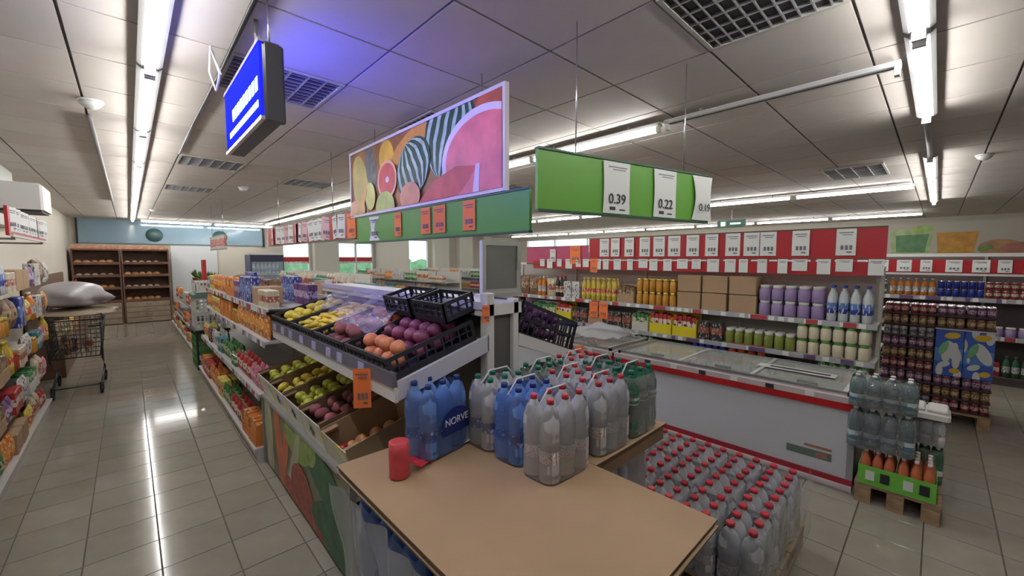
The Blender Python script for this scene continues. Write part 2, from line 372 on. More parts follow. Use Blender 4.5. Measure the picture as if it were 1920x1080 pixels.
# hanging blue light box
r = thing('light_box_sign', 'hanging black light box with a glowing blue face above the left aisle', 'sign', (.445, 2.02, 2.40))
BX, BY, BZ = .095, .84, .33
part('casing', MB().cbox(.012, 0, 0, BX, .05, BZ, .01).box(.012, .05, 0, BX-.012, BY, .02).box(.012, .05, BZ-.02, BX-.012, BY, BZ).box(.012, BY-.03, .02, BX-.012, BY, BZ-.02), mat('box_black', (.035, .035, .045), .35), r)
bl = mat('blue_glow', (.01, .015, .9), .6, spec=0, emit=.8)
f = part('lit_face', MB().box(.0, .012, .012, .012, BY-.01, BZ-.012), bl, r)
part('lit_face', MB().box(BX-.012, .055, .022, BX-.003, BY-.035, BZ-.022), mat('blue_face_far', (.04, .05, 1), .3, emit=BLUE), r)
wl = mat('sign_white_glow', (.45, .75, .95), .3, emit=1.0)
t1 = MB()
for i in range(9): t1.box(-.002, .05+i*.066, .13, 0, .05+i*.066+.046, .19)
part('lettering', t1, wl, f, label='pale lettering too blurred to read')
t1 = MB()
for i in range(17): t1.box(-.002, .05+i*.04, .06, 0, .05+i*.04+.028, .09)
part('lettering', t1, wl, f)
part('edge_trim', MB().box(-.004, 0, -.004, .012, BY, .012).box(-.004, 0, BZ-.012, .012, BY, BZ+.004), steel, r)
part('hanger', MB().tube([(BX/2, .25, BZ), (BX/2, .25, CEIL-2.40)], .011), steel, r); part('hanger', MB().tube([(BX/2, .04, BZ), (BX/2, .04, CEIL-2.40)], .004), steel, r)
pts = [(.46, 2.7, 2.92), (.44, 2.75, 2.8), (.46, 2.72, 2.7), (.49, 2.68, 2.78), (.47, 2.62, 2.86), (.5, 2.58, 2.74)]
solo('cable', MB().tube([(p[0]-.09+.02*math.sin(k), p[1], p[2]) for k, p in enumerate(pts)], .006, 6), white, 'loose white cable looped beside the blue light box', 'cable')

r = thing('ceiling_cable', 'dark cable fixed along the ceiling joint behind the blue light box', 'cable', (.45, 3.5, CEIL))
part('cable', MB().tube([(0, -1.7, -.008), (.004, -.6, -.012), (-.004, .8, -.009), (0, 2.1, -.008)], .011, 6), dark, r)
solo('smoke_pipe', MB().tube([(0, 0, 0), (0, 6.4, 0)], .016), mat('pipe_grey', (.25, .24, .24), .5), 'dark grey pipe along the ceiling joint left of the aisle lamps', 'pipe', (-.165, 4.6, CEIL-.016))
# exit sign
r = thing('exit_sign', 'small dark green running man exit sign hanging over the red banner shelves', 'sign', (10.1, 3.32, 2.52), 0)
part('box', MB().box(-.04, -.3, 0, .04, .3, .16), mat('exit_green', (.01, .1, .06), .4), r)
part('pictogram', MB().box(-.045, .12, .03, -.04, .22, .13).box(-.045, -.2, .06, -.04, .02, .1), mat('exit_white', (.7, .95, .8), .4, emit=.6), r)
part('bracket', MB().bar((0, 0, .16), (0, 0, .4), .015), grey, r)

# ------------------------------------------------------------------ products
KIND = {}
def pouch_mesh(name, w, d, h, m, m2=None):
    mb = MB(); n = 8
    def prof(u, v, s):
        e = math.sin(PI*v)**.5 if 0 < v < 1 else 0
        return (s*d/2*e*math.cos(PI*(u-.5))**.6 if 0 < u < 1 else 0, (u-.5)*w*(1-.06*math.sin(PI*v)), v*h)
    mb.grid(lambda u, v: prof(u, v, -1), n, 8); mb.grid(lambda u, v: prof(1-u, v, 1), n, 8)
    return mb.mesh(name, m)
def carton_mesh(name, w, d, h, m, lid=None):
    mb = MB().cbox(-d/2, -w/2, 0, d/2, w/2, h, min(.006, w*.06))
    if lid: mb.cbox(-d/2-.002, -w/2-.002, h*.82, d/2+.002, w/2+.002, h+.002, .005, 1)
    return mb.mesh(name, [m, lid] if lid else m)
def tray_box_mesh(name, w, d, h, m, inner, fill):
    """open display carton with low front, packets standing inside"""
    mb = MB(); t = .004
    mb.box(-d/2, -w/2, 0, d/2, w/2, t).box(-d/2, -w/2, t, -d/2+t, w/2, h*.45).box(d/2-t, -w/2, t, d/2, w/2, h).box(-d/2+t, -w/2, t, d/2-t, -w/2+t, h*.8).box(-d/2+t, w/2-t, t, d/2-t, w/2, h*.8)
    k = max(2, int(w/.06)); st = (w-.012)/k
    for i in range(k):
        y = -w/2+.006+i*st; mb.cbox(-d/2+.012, y+.003, t, d/2-.012, y+st-.003, h*(.86+.1*((i*37) % 5)/5), .006, 1)
    return mb.mesh(name, [m, fill])
def jar_mesh(name, r, h, m, lid):
    return MB().lathe([(r*.9, 0, 0), (r, h*.06, 0), (r, h*.7, 0), (r*.78, h*.8, 0), (r*.78, h*.82, 1), (r*.84, h*.84, 1), (r*.84, h, 1)], 12).mesh(name, [m, lid])
def bottle_mesh(name, r, h, m, lab, cap, n=12):
    return MB().lathe([(r*.8, 0, 0), (r, h*.03, 0), (r, h*.22, 1), (r*1.01, h*.225, 1), (r*1.01, h*.52, 0), (r, h*.525, 0), (r, h*.62, 0), (r*.75, h*.76, 0), (r*.36, h*.86, 0), (r*.34, h*.93, 2), (r*.42, h*.935, 2), (r*.42, h, 2)], n).mesh(name, [m, lab, cap])
def can_mesh(name, r, h, m):
    return MB().lathe([(r*.86, 0, 1), (r, h*.04, 0), (r, h*.93, 1), (r*.84, h, 1), (r*.82, h*.985, 1), (0, h*.985, 1)], 12).mesh(name, [m, steel])
def kd(key, name, mesh, w, d, h, look, cat): KIND[key] = ((name, mesh, (0,0,0), []), w, d, h, look, cat)
P = printed
OR = P('print_orange', (.62,.18,.03), (.8,.32,.05), (.75,.6,.35)); BL = P('print_blue', (.03,.05,.28), (.1,.2,.5), (.6,.62,.7))
YE = P('print_yellow', (.65,.5,.06), (.55,.08,.05), (.75,.7,.4)); RE = P('print_red', (.42,.03,.03), (.7,.6,.5), (.2,.02,.02))
WH = P('print_white', (.62,.62,.6), (.5,.5,.52), (.12,.1,.1)); GR = P('print_green', (.05,.2,.06), (.5,.55,.3), (.02,.1,.05))
PU = P('print_purple', (.16,.07,.2), (.5,.4,.55), (.06,.03,.1)); BR = P('print_brown', (.22,.13,.07), (.4,.3,.18), (.1,.05,.03))
PK = P('print_pink', (.6,.2,.3), (.7,.5,.5), (.4,.05,.12)); CR = P('print_cream', (.55,.48,.34), (.35,.1,.06), (.65,.6,.5))
BK = P('print_black', (.035,.03,.04), (.3,.08,.05), (.35,.3,.25)); TE = P('print_teal', (.06,.24,.28), (.6,.62,.6), (.03,.1,.14))
amber = mat('amber_jar', (.5, .24, .04), .12, vary=.15); oil = mat('oil_yellow', (.55, .42, .06), .1, vary=.15); dkglass = mat('dark_bottle', (.04, .03, .025), .1)
grglass = mat('green_bottle', (.03, .14, .06), .1); clearp = mat('clear_plastic_solid', (.55, .6, .64), .12)
kd('pouch_orange', 'snack_pouch', pouch_mesh('pouch_orange', .17, .07, .23, OR), .17, .08, .23, 'orange snack pouch', 'pouch')
kd('pouch_red', 'snack_pouch', pouch_mesh('pouch_red', .16, .07, .2, RE), .165, .08, .2, 'red food pouch', 'pouch')
kd('pouch_green', 'snack_pouch', pouch_mesh('pouch_green', .16, .07, .2, GR), .165, .08, .2, 'green food pouch', 'pouch')
kd('pouch_pink', 'snack_pouch', pouch_mesh('pouch_pink', .15, .06, .19, PK), .155, .07, .19, 'pink sweet pouch', 'pouch')
kd('pouch_white', 'snack_pouch', pouch_mesh('pouch_white', .17, .07, .22, WH), .175, .08, .22, 'white printed pouch', 'pouch')
kd('pouch_yellow', 'snack_pouch', pouch_mesh('pouch_yellow', .16, .07, .21, YE), .165, .08, .21, 'yellow snack pouch', 'pouch')
kd('pouch_purple', 'snack_pouch', pouch_mesh('pouch_purple', .15, .06, .19, PU), .155, .07, .19, 'purple sweet pouch', 'pouch')
kd('bag_brown', 'paper_bag', pouch_mesh('bag_brown', .2, .12, .27, BR), .21, .13, .27, 'brown paper bag', 'bag')
kd('bag_cream', 'paper_bag', pouch_mesh('bag_cream', .19, .11, .25, CR), .2, .12, .25, 'cream flour bag', 'bag')
kd('box_blue', 'carton', carton_mesh('box_blue', .13, .08, .26, BL), .14, .09, .26, 'tall blue carton', 'carton')
kd('box_white', 'carton', carton_mesh('box_white', .15, .08, .22, WH), .16, .09, .22, 'white printed carton', 'carton')
kd('box_yellow', 'carton', carton_mesh('box_yellow', .16, .1, .2, YE), .17, .11, .2, 'yellow carton', 'carton')
kd('box_red', 'carton', carton_mesh('box_red', .15, .1, .19, RE), .16, .11, .19, 'red carton', 'carton')
kd('box_purple', 'carton', carton_mesh('box_purple', .14, .09, .2, PU), .15, .1, .2, 'purple carton', 'carton')
kd('box_teal', 'carton', carton_mesh('box_teal', .15, .09, .18, TE), .16, .1, .18, 'teal carton', 'carton')
kd('box_black', 'carton', carton_mesh('box_black', .13, .09, .19, BK), .14, .1, .19, 'black carton', 'carton')
kd('box_cream', 'carton', carton_mesh('box_cream', .16, .1, .16, CR), .17, .11, .16, 'cream carton', 'carton')
kd('box_kraft', 'cardboard_box', carton_mesh('box_kraft', .28, .22, .17, kraft, kraft), .3, .23, .18, 'brown cardboard box', 'box')
kd('tray_yellow', 'display_carton', tray_box_mesh('tray_yellow', .3, .16, .24, mat('card_yellow', (.7, .6, .02), .5), kraft, RE), .31, .17, .24, 'yellow carton of red packets', 'carton')
kd('tray_kraft', 'display_carton', tray_box_mesh('tray_kraft', .26, .16, .22, kraft, kraft, BR), .27, .17, .22, 'brown packet tray', 'carton')
kd('tray_white', 'display_carton', tray_box_mesh('tray_white', .24, .16, .22, mat('card_white', (.6, .6, .55), .6), kraft, GR), .25, .17, .22, 'white carton of green packets', 'carton')
kd('tray_orange', 'display_carton', tray_box_mesh('tray_orange', .26, .18, .24, mat('card_orange', (.6, .2, .04), .6), kraft, OR), .27, .19, .24, 'orange carton of packets', 'carton')
kd('jar_amber', 'jar', jar_mesh('jar_amber', .042, .15, amber, mat('lid_gold', (.6, .45, .1), .3, .6)), .09, .09, .15, 'amber jar with gold lid', 'jar')
kd('jar_red', 'jar', jar_mesh('jar_red', .045, .14, mat('jar_sauce', (.35, .05, .02), .15), redm), .095, .095, .14, 'red sauce jar', 'jar')
kd('jar_green', 'jar', jar_mesh('jar_green', .045, .15, mat('jar_pickle', (.22, .26, .06), .15), white), .095, .095, .15, 'green pickle jar', 'jar')
kd('jar_cream', 'jar', jar_mesh('jar_cream', .045, .13, mat('jar_mayo', (.65, .6, .45), .3), greenm), .095, .095, .13, 'pale cream jar', 'jar')
kd('tub_purple', 'tub', jar_mesh('tub_purple', .055, .14, mat('tub_lilac', (.3, .22, .42), .4), white), .115, .115, .14, 'lilac plastic tub', 'tub')
kd('bottle_oil', 'bottle', bottle_mesh('bottle_oil', .04, .28, oil, YE, mat('cap_yellow', (.7, .55, .05), .4)), .085, .085, .28, 'yellow oil bottle', 'bottle')
kd('bottle_dark', 'bottle', bottle_mesh('bottle_dark', .038, .29, dkglass, CR, redm), .082, .082, .29, 'dark bottle with pale label', 'bottle')
kd('bottle_green', 'bottle', bottle_mesh('bottle_green', .038, .3, grglass, WH, mat('cap_green', (.03, .2, .07), .4)), .082, .082, .3, 'green glass bottle', 'bottle')
kd('bottle_clear', 'bottle', bottle_mesh('bottle_clear', .04, .3, clearp, BL, mat('cap_blue', (.03, .06, .4), .4)), .086, .086, .3, 'pale plastic bottle', 'bottle')
kd('bottle_juice', 'bottle', bottle_mesh('bottle_juice', .04, .27, mat('juice_orange', (.6, .2, .02), .2), WH, white), .086, .086, .27, 'orange juice bottle', 'bottle')
kd('can_blue', 'can', can_mesh('can_blue', .036, .12, mat('can_blue', (.03, .05, .35), .25, .4)), .075, .075, .12, 'dark blue can', 'can')
kd('can_green', 'can', can_mesh('can_green', .036, .12, P('can_green', (.05,.22,.06), (.6,.6,.5), (.02,.1,.03))), .075, .075, .12, 'green can', 'can')
kd('can_red', 'can', can_mesh('can_red', .036, .12, P('can_red', (.3,.03,.03), (.6,.5,.4), (.1,.01,.01))), .075, .075, .12, 'red can', 'can')

def plural(t):
    t = t.split(' ')
    for i, x in enumerate(t):
        if x in ('of', 'with'): i -= 1; break
    t[i] = t[i][:-1]+'ies' if t[i] == 'berry' else t[i]+('es' if t[i][-1] == 'x' or t[i][-2:] in ('ch', 'to') else 's'); return ' '.join(t)
def SHORT(k):
    c = k.split('_')[1]; return {'kraft': 'brown', 'oil': 'oil', 'juice': 'juice'}.get(c, c)+' '+plural(KIND[k][5])
def fill(axis, a0, a1, edge, face, z, runs, where, hmax=9, rows=2, tilt=0, slope=0, hs=1):
    """Runs of products along a shelf. axis 'y': shelf runs along y and its front edge is x=edge; the goods
    stand behind it on the far side from `face` (-1: front looks to -axis side)."""
    a = a0; k = 0; n = len(runs)
    while a < a1:
        key, cnt = runs[k % n]; spec, w, d, h, look, cat = KIND[key]
        nk = runs[(k+1) % n][0]; nb = SHORT(nk); far = ', farther on' if k >= n else ''
        group = '%s %s' % (plural(look), where)
        for i in range(cnt):
            if a+w > a1+.001: break
            label = '%s %s beside %s, %s%s' % (ORD[i] if cnt > 1 else 'single', look, nb, where, far)
            rr = 1 if cat == 'box' or (cat == 'carton' and z > .55) else rows
            lv = max(1, int(hmax/h)) if hmax < 9 and cat not in ('bottle', 'pouch', 'bag') else 1
            lv = min(lv, 2)
            for r in range(rr):
                for q in range(lv):
                    off = .012+d/2+r*(d+.008)+rnd.uniform(0, .006); ac = a+w/2
                    zz = z+q*(h*hs+.001)+slope*off
                    rz = (0 if face < 0 else PI)+rnd.uniform(-.05, .05)
                    if axis == 'y': loc = (edge-face*off, ac, zz)
                    else: loc = (ac, edge-face*off, zz); rz += PI/2
                    place(spec, loc, rz, label, cat, group, None if hs == 1 else (1, 1, hs))
            a += w+.004
        a += rnd.uniform(.004, .02); k += 1
        if k > 60: break

def gondola(label, xf, xb, y0, y1, shelves, top, face=-1, base=.12, deps=None, mats=(offw, offw), tags=0, lip=.035, group=None, name='shelf_unit', ends=True, tagm=None):
    """shelf unit along y; front edge of the base at xf, back panel at xb"""
    r = thing(name, label, 'shelves', ((xf+xb)/2, (y0+y1)/2, 0), 0, group)
    ox, oy = (xf+xb)/2, (y0+y1)/2; L = (y1-y0)/2; f = xf-ox; b = xb-ox; sg = 1 if b > f else -1
    part('base', MB().box(f+sg*.03, -L, 0, b, L, base-.02).box(f, -L, base-.02, b, L, base), mats[0], r)
    part('back_panel', MB().box(b-sg*.02, -L, base, b, L, top), mats[0], r)
    k = max(1, round((y1-y0)/1.25))
    up = MB().box(b-sg*.05, -.015, base, b-sg*.02, .015, top+.02).mesh('upright', mats[1])
    for i in range(k+1): link('upright', up, r, (0, -L+.016+(2*L-.032)*i/k, 0))
    for j, z in enumerate(shelves):
        dp = (deps[j] if deps else abs(b-f)-.02); e = b-sg*dp
        sh = part('shelf', MB().box(e, -L, z-.022, b-sg*.02, L, z), mats[0], r)
        rl = MB().box(e-sg*.008, -L, z-lip, e, L, z+.004)
        part('price_rail', rl, rail, sh)
        if tags:
            t = MB(); yy = -L+.08
            while yy < L-.1:
                t.box(e-sg*.011, yy, z-lip+.004, e-sg*.008, yy+.055, z); yy += rnd.choice([.09, .14, .2, .26])
            o = part('price_label', t, tagm or tagw, sh); o['kind'] = 'stuff'
            t = MB(); yy = -L+.15
            while yy < L-.2:
                t.box(e-sg*.013, yy, z-lip+.004, e-sg*.0115, yy+rnd.choice([.05, .1, .16]), z); yy += rnd.choice([.3, .45, .7])
            o = part('price_label', t, mat('label_dark', (.14, .09, .2), .5) if j % 2 else mat('label_red', (.4, .05, .06), .5), sh, label='coloured rail labels'); o['kind'] = 'stuff'
    return r

# ------------------------------------------------------------------ left wall shelving
SHL = [.14, .5, .86, 1.2, 1.53]
LX = -.74
gondola('long white wall shelving along the left aisle, filled with groceries', LX, XL+.01, 3.2, 7.2, SHL[1:], 1.98, base=.14, deps=[.36, .34, .32, .3], tags=1)
KL = [['pouch_red','bag_brown','tray_orange','pouch_green','pouch_orange','box_kraft','pouch_yellow','bag_cream'],
      ['bag_cream','pouch_pink','box_yellow','tray_kraft','pouch_purple','box_red','pouch_white','tray_white'],
      ['pouch_white','jar_amber','box_teal','pouch_pink','tray_kraft','bottle_oil','jar_red','box_cream'],
      ['pouch_yellow','bottle_juice','box_white','box_black','pouch_orange','jar_amber','bag_brown','box_blue'],
      ['box_white','bag_brown','pouch_white','box_black','bottle_clear','box_cream','box_kraft','pouch_purple']]
nm = ['bottom', 'second', 'middle', 'fourth', 'top']
for j, z in enumerate(SHL):
    fill('y', 3.22, 7.16, LX+[0, .02, .04, .06, .08][j], 1, z+.0005, [(k, 2) for k in KL[j]], nm[j]+' shelf, left wall', rows=1 if j else 2)
# banner with leaning tags on top
r = thing('price_banner', 'dark red banner strip with price tags along the top of left wall shelves', 'banner', (LX+.05, 6.2, 1.99))
part('bracket', MB().box(-.39, -.78, -.03, .0, -.75, -.012).box(-.39, .75, -.03, .0, .78, -.012), grey, r); part('board', MB().box(-.02, -1.0, 0, 0, 1.0, .24), redm, r); part('holder', MB().box(.0, -1.0, -.01, .02, 1.0, .01), white, r)
part('clamp', MB().box(-.02, -.8, -.02, 0, -.76, 0).box(-.02, .76, -.02, 0, .8, 0), grey, r)
def paper_tag_mesh(w, h, bend, m, lines=3, price=None):
    mb = MB().grid(lambda u, v: (bend*math.sin(PI*v), (u-.5)*w*(1-.12*math.sin(PI*v)*abs(bend)/.02 if bend else 1), (v-1)*h), 4, 6)
    mb.grid(lambda u, v: (.0015+bend*math.sin(PI*v), (.5-u)*w*(1-.12*math.sin(PI*v)*abs(bend)/.02 if bend else 1), (v-1)*h), 4, 6)
    return mb.mesh('price_tag', m)
TG = {}
def hang_tag(x, y, z, w, h, rz, label, group, m=None, style=0, bend=.0, roll=0):
    """paper price tag hung from a banner's edge; its face looks to local -x"""
    m = m or tagw; k = (round(w, 3), round(h, 3), m.name, style, bend)
    if k not in TG:
        pr = MB()
        pr.box(-.003, -w*.36, -h*.16, -.002, w*.36, -h*.13).box(-.003, -w*.3, -h*.24, -.002, w*.2, -h*.215)
        if style: 
            for i in range(3): pr.box(-.003, -w*.32+i*w*.22, -h*.78, -.002, -w*.18+i*w*.22, -h*.62)
            pr.box(-.003, -w*.3, -h*.9, -.002, -w*.05, -h*.85)
        TG[k] = ('price_tag', None, (0,0,0), [('paper', paper_tag_mesh(w, h, bend, m), (0,0,0), []), ('print', pr.mesh('print', mat('ink_tag_grey', (.16, .15, .18), .6)), (min(0, bend*1.0)-.0005, 0, 0), [])])
    o = place(TG[k], (x, y, z), (roll, 0, rz), label, 'price tag', group)
    return o
for i in range(13):
    y = 5.3+i*.15
    hang_tag(LX+.058, y, 2.225, .11, .2, PI+rnd.uniform(-.5, .1), 'white price tag hanging askew on the dark red strip over the left shelves', 'tags on the left red strip', style=1, roll=rnd.uniform(-.12, .12))
# wall fittings over the shelves
r = thing('wall_sign', 'white wall box sign with a green patch over the left shelves', 'sign', (XL+.1, 6.0, 2.3))
part('board', MB().cbox(0, -.35, 0, .12, .35, .36, .01), white, r); part('patch', MB().box(.12, -.2, .22, .124, .12, .33), mat('patch_green', (.35, .5, .05), .5), r)
part('print', MB().box(.12, -.1, .12, .123, .0, .15), ink, r); part('print', MB().box(.12, -.22, .05, .123, .1, .07), ink, r)
r = thing('air_curtain', 'white box unit with a dark underside jutting out above left shelves', 'air conditioner', (XL+.1, 6.95, 2.3))
part('casing', MB().cbox(0, -.33, .02, .42, .33, .3, .02), white, r); part('vent', MB().box(.06, -.28, .0, .4, .28, .02), mat('vent_dark', (.06, .07, .07), .5), r)

# shopping cart heaped with a grey bag
r = thing('shopping_cart', 'dark shopping cart parked at the end of the left shelves, loaded with sacks', 'cart', (-.56, 8.15, 0))
wire = mat('cart_wire', (.08, .08, .085), .35, .6)
b = MB()
x0, x1, y0, y1, z0, z1 = -.27, .27, -.5, .45, .5, 1.0
for i in range(9):
    t = i/8; z = z0+(z1-z0)*t; e = .05*(1-t)
    b.tube([(x0+e, y0+e*2, z), (x1-e, y0+e*2, z), (x1-e, y1-e, z), (x0+e, y1-e, z), (x0+e, y0+e*2, z)], .004 if 0 < i < 8 else .008, 5)
for i in range(11):
    x = x0+(x1-x0)*i/10; xx = x*.82
    b.tube([(x, y0, z1), (xx, y0+.1, z0), (xx, y1-.05, z0), (x, y1, z1)], .003, 5)
for i in range(14):
    y = y0+(y1-y0)*i/13
    for s in (x0, x1): b.tube([(s, y, z1), (s*.82, y, z0)], .003, 5)
part('basket', b, wire, r)
part('frame', MB().tube([(-.25, -.45, .95), (-.24, -.35, .45), (-.23, .3, .22), (-.22, -.52, .12)], .013).tube([(.25, -.45, .95), (.24, -.35, .45), (.23, .3, .22), (.22, -.52, .12)], .013).tube([(-.22, -.5, .13), (.22, -.5, .13)], .01), wire, r)
part('handle', MB().tube([(-.27, -.5, 1.0), (-.27, -.62, 1.08), (.27, -.62, 1.08), (.27, -.5, 1.0)], .014), dark, r)
wh = MB().lathe([(.0, -.015), (.05, -.015), (.055, 0), (.05, .015), (0, .015)], 14).xf(Matrix.Rotation(PI/2, 4, 'Y')).box(-.02, -.02, .0, .02, .03, .1).mesh('wheel', dark)
for x, y in ((-.22, -.5), (.22, -.5), (-.23, .3), (.23, .3)): link('wheel', wh, r, (x, y, .055))
def blob(mb, cx, cy, cz, rx, ry, rz_, seed, m=0, amp=.12, n=16):
    rr = random.Random(seed); ph = [rr.uniform(0, 6) for _ in range(6)]
    def fn(u, v):
        th = 2*PI*u; p = PI*(v-.5); k = 1+amp*math.sin(3*th+ph[0])*math.cos(p)+amp*.6*math.sin(5*th+4*p+ph[1])*math.cos(p)+amp*.5*math.sin(7*p+2*th+ph[2])*math.cos(p)
        z = math.sin(p)*(1 if p > 0 else .5)
        return (cx+rx*k*math.cos(p)*math.cos(th), cy+ry*k*math.cos(p)*math.sin(th), cz+rz_*z)
    mb.grid(fn, n*2, n, m); return mb
solo('plastic_sack', blob(MB(), 0, 0, .1, .36, .52, .24, 3), mat('sack_grey', (.36, .34, .36), .35, bump=.6, nscale=9), 'shiny light grey plastic sack lying on top of the shopping cart', 'sack', (-.6, 8.2, 1.15), .2)
solo('folded_cardboard', blob(MB(), 0, 0, .02, .4, .62, .045, 5, amp=.08), mat('sheet_brown', (.3, .24, .17), .7, bump=.4), 'flattened brown cardboard sheet under the grey sack on the cart', 'cardboard', (-.52, 8.05, 1.06), -.15)
for i, (x, y, k) in enumerate([(-.1, -.2, 'bag_brown'), (.1, -.1, 'bag_cream'), (-.08, .1, 'box_black'), (.1, .15, 'pouch_white')]):
    place(KIND[k][0], (-.56+x, 8.15+y, .515), rnd.uniform(-.4, .4), '%s inside the basket of the shopping cart' % KIND[k][4], KIND[k][5])
# low wooden crates further down the left side
wd = mat('rack_wood', (.17, .1, .06), .7, noise=.2)
r = thing('produce_rack', 'dark wooden crate rack against the left wall beyond the cart', 'rack', (-.95, 11.4, 0))
for i in range(4):
    part('crate', MB().box(-.18, -2.4+i*1.2+.02, 0, .18, -2.4+(i+1)*1.2-.02, .5).box(-.18, -2.4+i*1.2+.02, .5, -.16, -2.4+(i+1)*1.2-.02, .62), wd, r)
part('upper_shelf', MB().box(-.18, -2.4, 1.0, .12, 2.4, 1.03).box(-.18, -2.4, .5, -.15, 2.4, 1.5), wd, r)
fill('y', 9.05, 13.7, -.79, 1, .501, [('bag_brown', 4), ('pouch_green', 3), ('box_kraft', 2), ('pouch_yellow', 3), ('tray_kraft', 2)], 'left wooden rack', rows=1)
fill('y', 9.05, 13.7, -.84, 1, 1.031, [('box_black', 4), ('bag_brown', 3), ('box_kraft', 2), ('bottle_dark', 6)], 'atop left wooden rack', rows=1)

# ------------------------------------------------------------------ bakery shelves on the back wall
bw = mat('bakery_wood', (.17, .085, .055), .55, noise=.2, nscale=6)
loafm = mat('bread_crust', (.42, .2, .08), .6, vary=.3, noise=.2, nscale=12); loafw = mat('bread_bagged', (.55, .45, .34), .4, vary=.2)
loaf = blob(MB(), 0, 0, .04, .075, .13, .07, 11, amp=.05, n=8).mesh('loaf', loafm)
roll_ = blob(MB(), 0, 0, .03, .06, .06, .055, 12, amp=.03, n=6).mesh('bread_roll', loafw)
for k, (x0, x1, lb) in enumerate([(-1.08, -.16, 'left dark wooden bakery rack at the far end of the aisle'), (-.14, .86, 'right dark wooden bakery rack at the far end, above pale drawers')]):
    r = thing('bakery_rack', lb, 'rack', ((x0+x1)/2, 15.72, 0)); h = (x1-x0)/2; D = .3
    part('side_panel', MB().box(-h, -D, 0, -h+.03, D, 2.02), bw, r); part('side_panel', MB().box(h-.03, -D, 0, h, D, 2.02), bw, r)
    part('back_panel', MB().box(-h+.03, D-.02, 0, h-.03, D, 2.02), bw, r); part('top', MB().box(-h, -D-.02, 2.02, h, D, 2.06), bw, r)
    part('valance', MB().box(-h, -D-.03, 2.06, h, -D+.0, 2.17), P('bakery_valance', (.5,.3,.2), (.6,.2,.15), (.65,.55,.3), 0, .5, 9), r)
    for z in (.62, .98, 1.32, 1.66): part('shelf', MB().box(-h+.03, -D, z-.02, h-.03, D-.02, z).box(-h+.03, -D-.005, z, h-.03, -D+.015, z+.05), bw, r)
    dm = mat('drawer_wood', (.34, .27, .2), .6, noise=.1)
    for j in range(4): 
        d_ = part('drawer', MB().cbox(-h+.035, -D-.02, .02+j*.145, h-.035, -D+.02, .155+j*.145, .004), dm, r)
        part('handle', MB().box(-.06, -D-.035, .085+j*.145, .06, -D-.02, .1+j*.145), steel, d_)
    for j, z in enumerate((.62, .98, 1.32, 1.66)):
        if z == .62 and k == 0: continue
        n = int((x1-x0-.1)/.155)
        for i in range(n):
            for q in range(2):
                o = solo('loaf' if (j+k) % 2 else 'bread_roll', loaf if (j+k) % 2 else roll_, None, '%s on the %s shelf of the %s bakery rack' % ('brown loaf' if (j+k) % 2 else 'pale wrapped roll', ['lowest', 'second', 'third', 'top'][j], ['left', 'right'][k]), 'bread', (x0+.11+i*.15, 15.55+q*.2, z+.005), rnd.uniform(-.3, .3), 'bread on the %s bakery rack' % ['left', 'right'][k])

# ------------------------------------------------------------------ produce stand (end of the middle row)
gondf = mat('stand_metal', (.62, .61, .6), .35)
r = thing('produce_stand', 'white metal produce stand with a sloped upper shelf, nearest end of the middle row', 'stand', (1.45, 2.8, 0))
part('post', MB().cbox(-.11, -1.2, 0, -.06, -1.14, 1.62, .004), gondf, r); part('post', MB().cbox(-.11, 1.14, 0, -.06, 1.2, 1.6, .004), gondf, r)
part('post', MB().cbox(.08, -1.2, 0, .12, -1.14, 1.58, .004), gondf, r)
part('back_panel', MB().box(-.06, -1.17, .1, .08, 1.17, 1.5), mat('stand_back', (.1, .095, .09), .6), r)
tr = part('top_rail', MB().box(-.13, -1.2, 1.5, .14, 1.2, 1.56), gondf, r); part('trim', MB().box(-.14, -1.2, 1.535, -.13, 1.2, 1.575), mat('lilac_trim', (.5, .5, .66), .3), tr)
M = Matrix
# upper left shelf, sloping towards the aisle
def slabo(x0, z0, x1, z1, ya, yb, t):
    m = MB(); m.add([(x0,ya,z0),(x1,ya,z1),(x1,yb,z1),(x0,yb,z0),(x0,ya,z0-t),(x1,ya,z1-t),(x1,yb,z1-t),(x0,yb,z0-t)], [(0,1,2,3),(7,6,5,4),(4,5,1,0),(5,6,2,1),(6,7,3,2),(7,4,0,3)]); return m
us = part('shelf', slabo(-.62, 1.235, -.10, 1.375, -1.18, .85, .025), gondf, r)
part('side_rail', slabo(-.62, 1.26, -.10, 1.40, -1.2, -1.18, .085), mat('rail_lilac', (.5, .5, .58), .3), us)
part('front_rail', MB().box(-.635, -1.2, 1.17, -.62, .86, 1.235), gondf, us)
part('price_rail', MB().box(-.642, -1.19, 1.235, -.622, .86, 1.30), mat('rail_grey', (.13, .13, .17), .3), us)
t = MB()
for i, yy in enumerate([-.9, -.62, -.45, -.2, .05, .3, .5, .72]): t.box(-.645, yy, 1.24, -.642, yy+.07, 1.29)
o = part('price_label', t, mat('label_lilac', (.4, .38, .6), .5), us); o['kind'] = 'stuff'
rs = part('shelf', slabo(.12, 1.36, .70, 1.15, -1.18, .9, .025), gondf, r); part('side_rail', slabo(.12, 1.385, .70, 1.175, -1.2, -1.18, .07), gondf, rs)
lo = part('shelf', slabo(-.63, .52, -.08, .66, -.72, 1.18, .025), gondf, r)
lr = part('shelf', MB().box(.12, -1.18, .55, .66, 1.18, .575), gondf, r); part('shelf', MB().box(.12, -1.18, .12, .66, 1.18, .15), gondf, r)
part('base', MB().box(-.6, -.72, 0, .66, 1.18, .1), gondf, r)
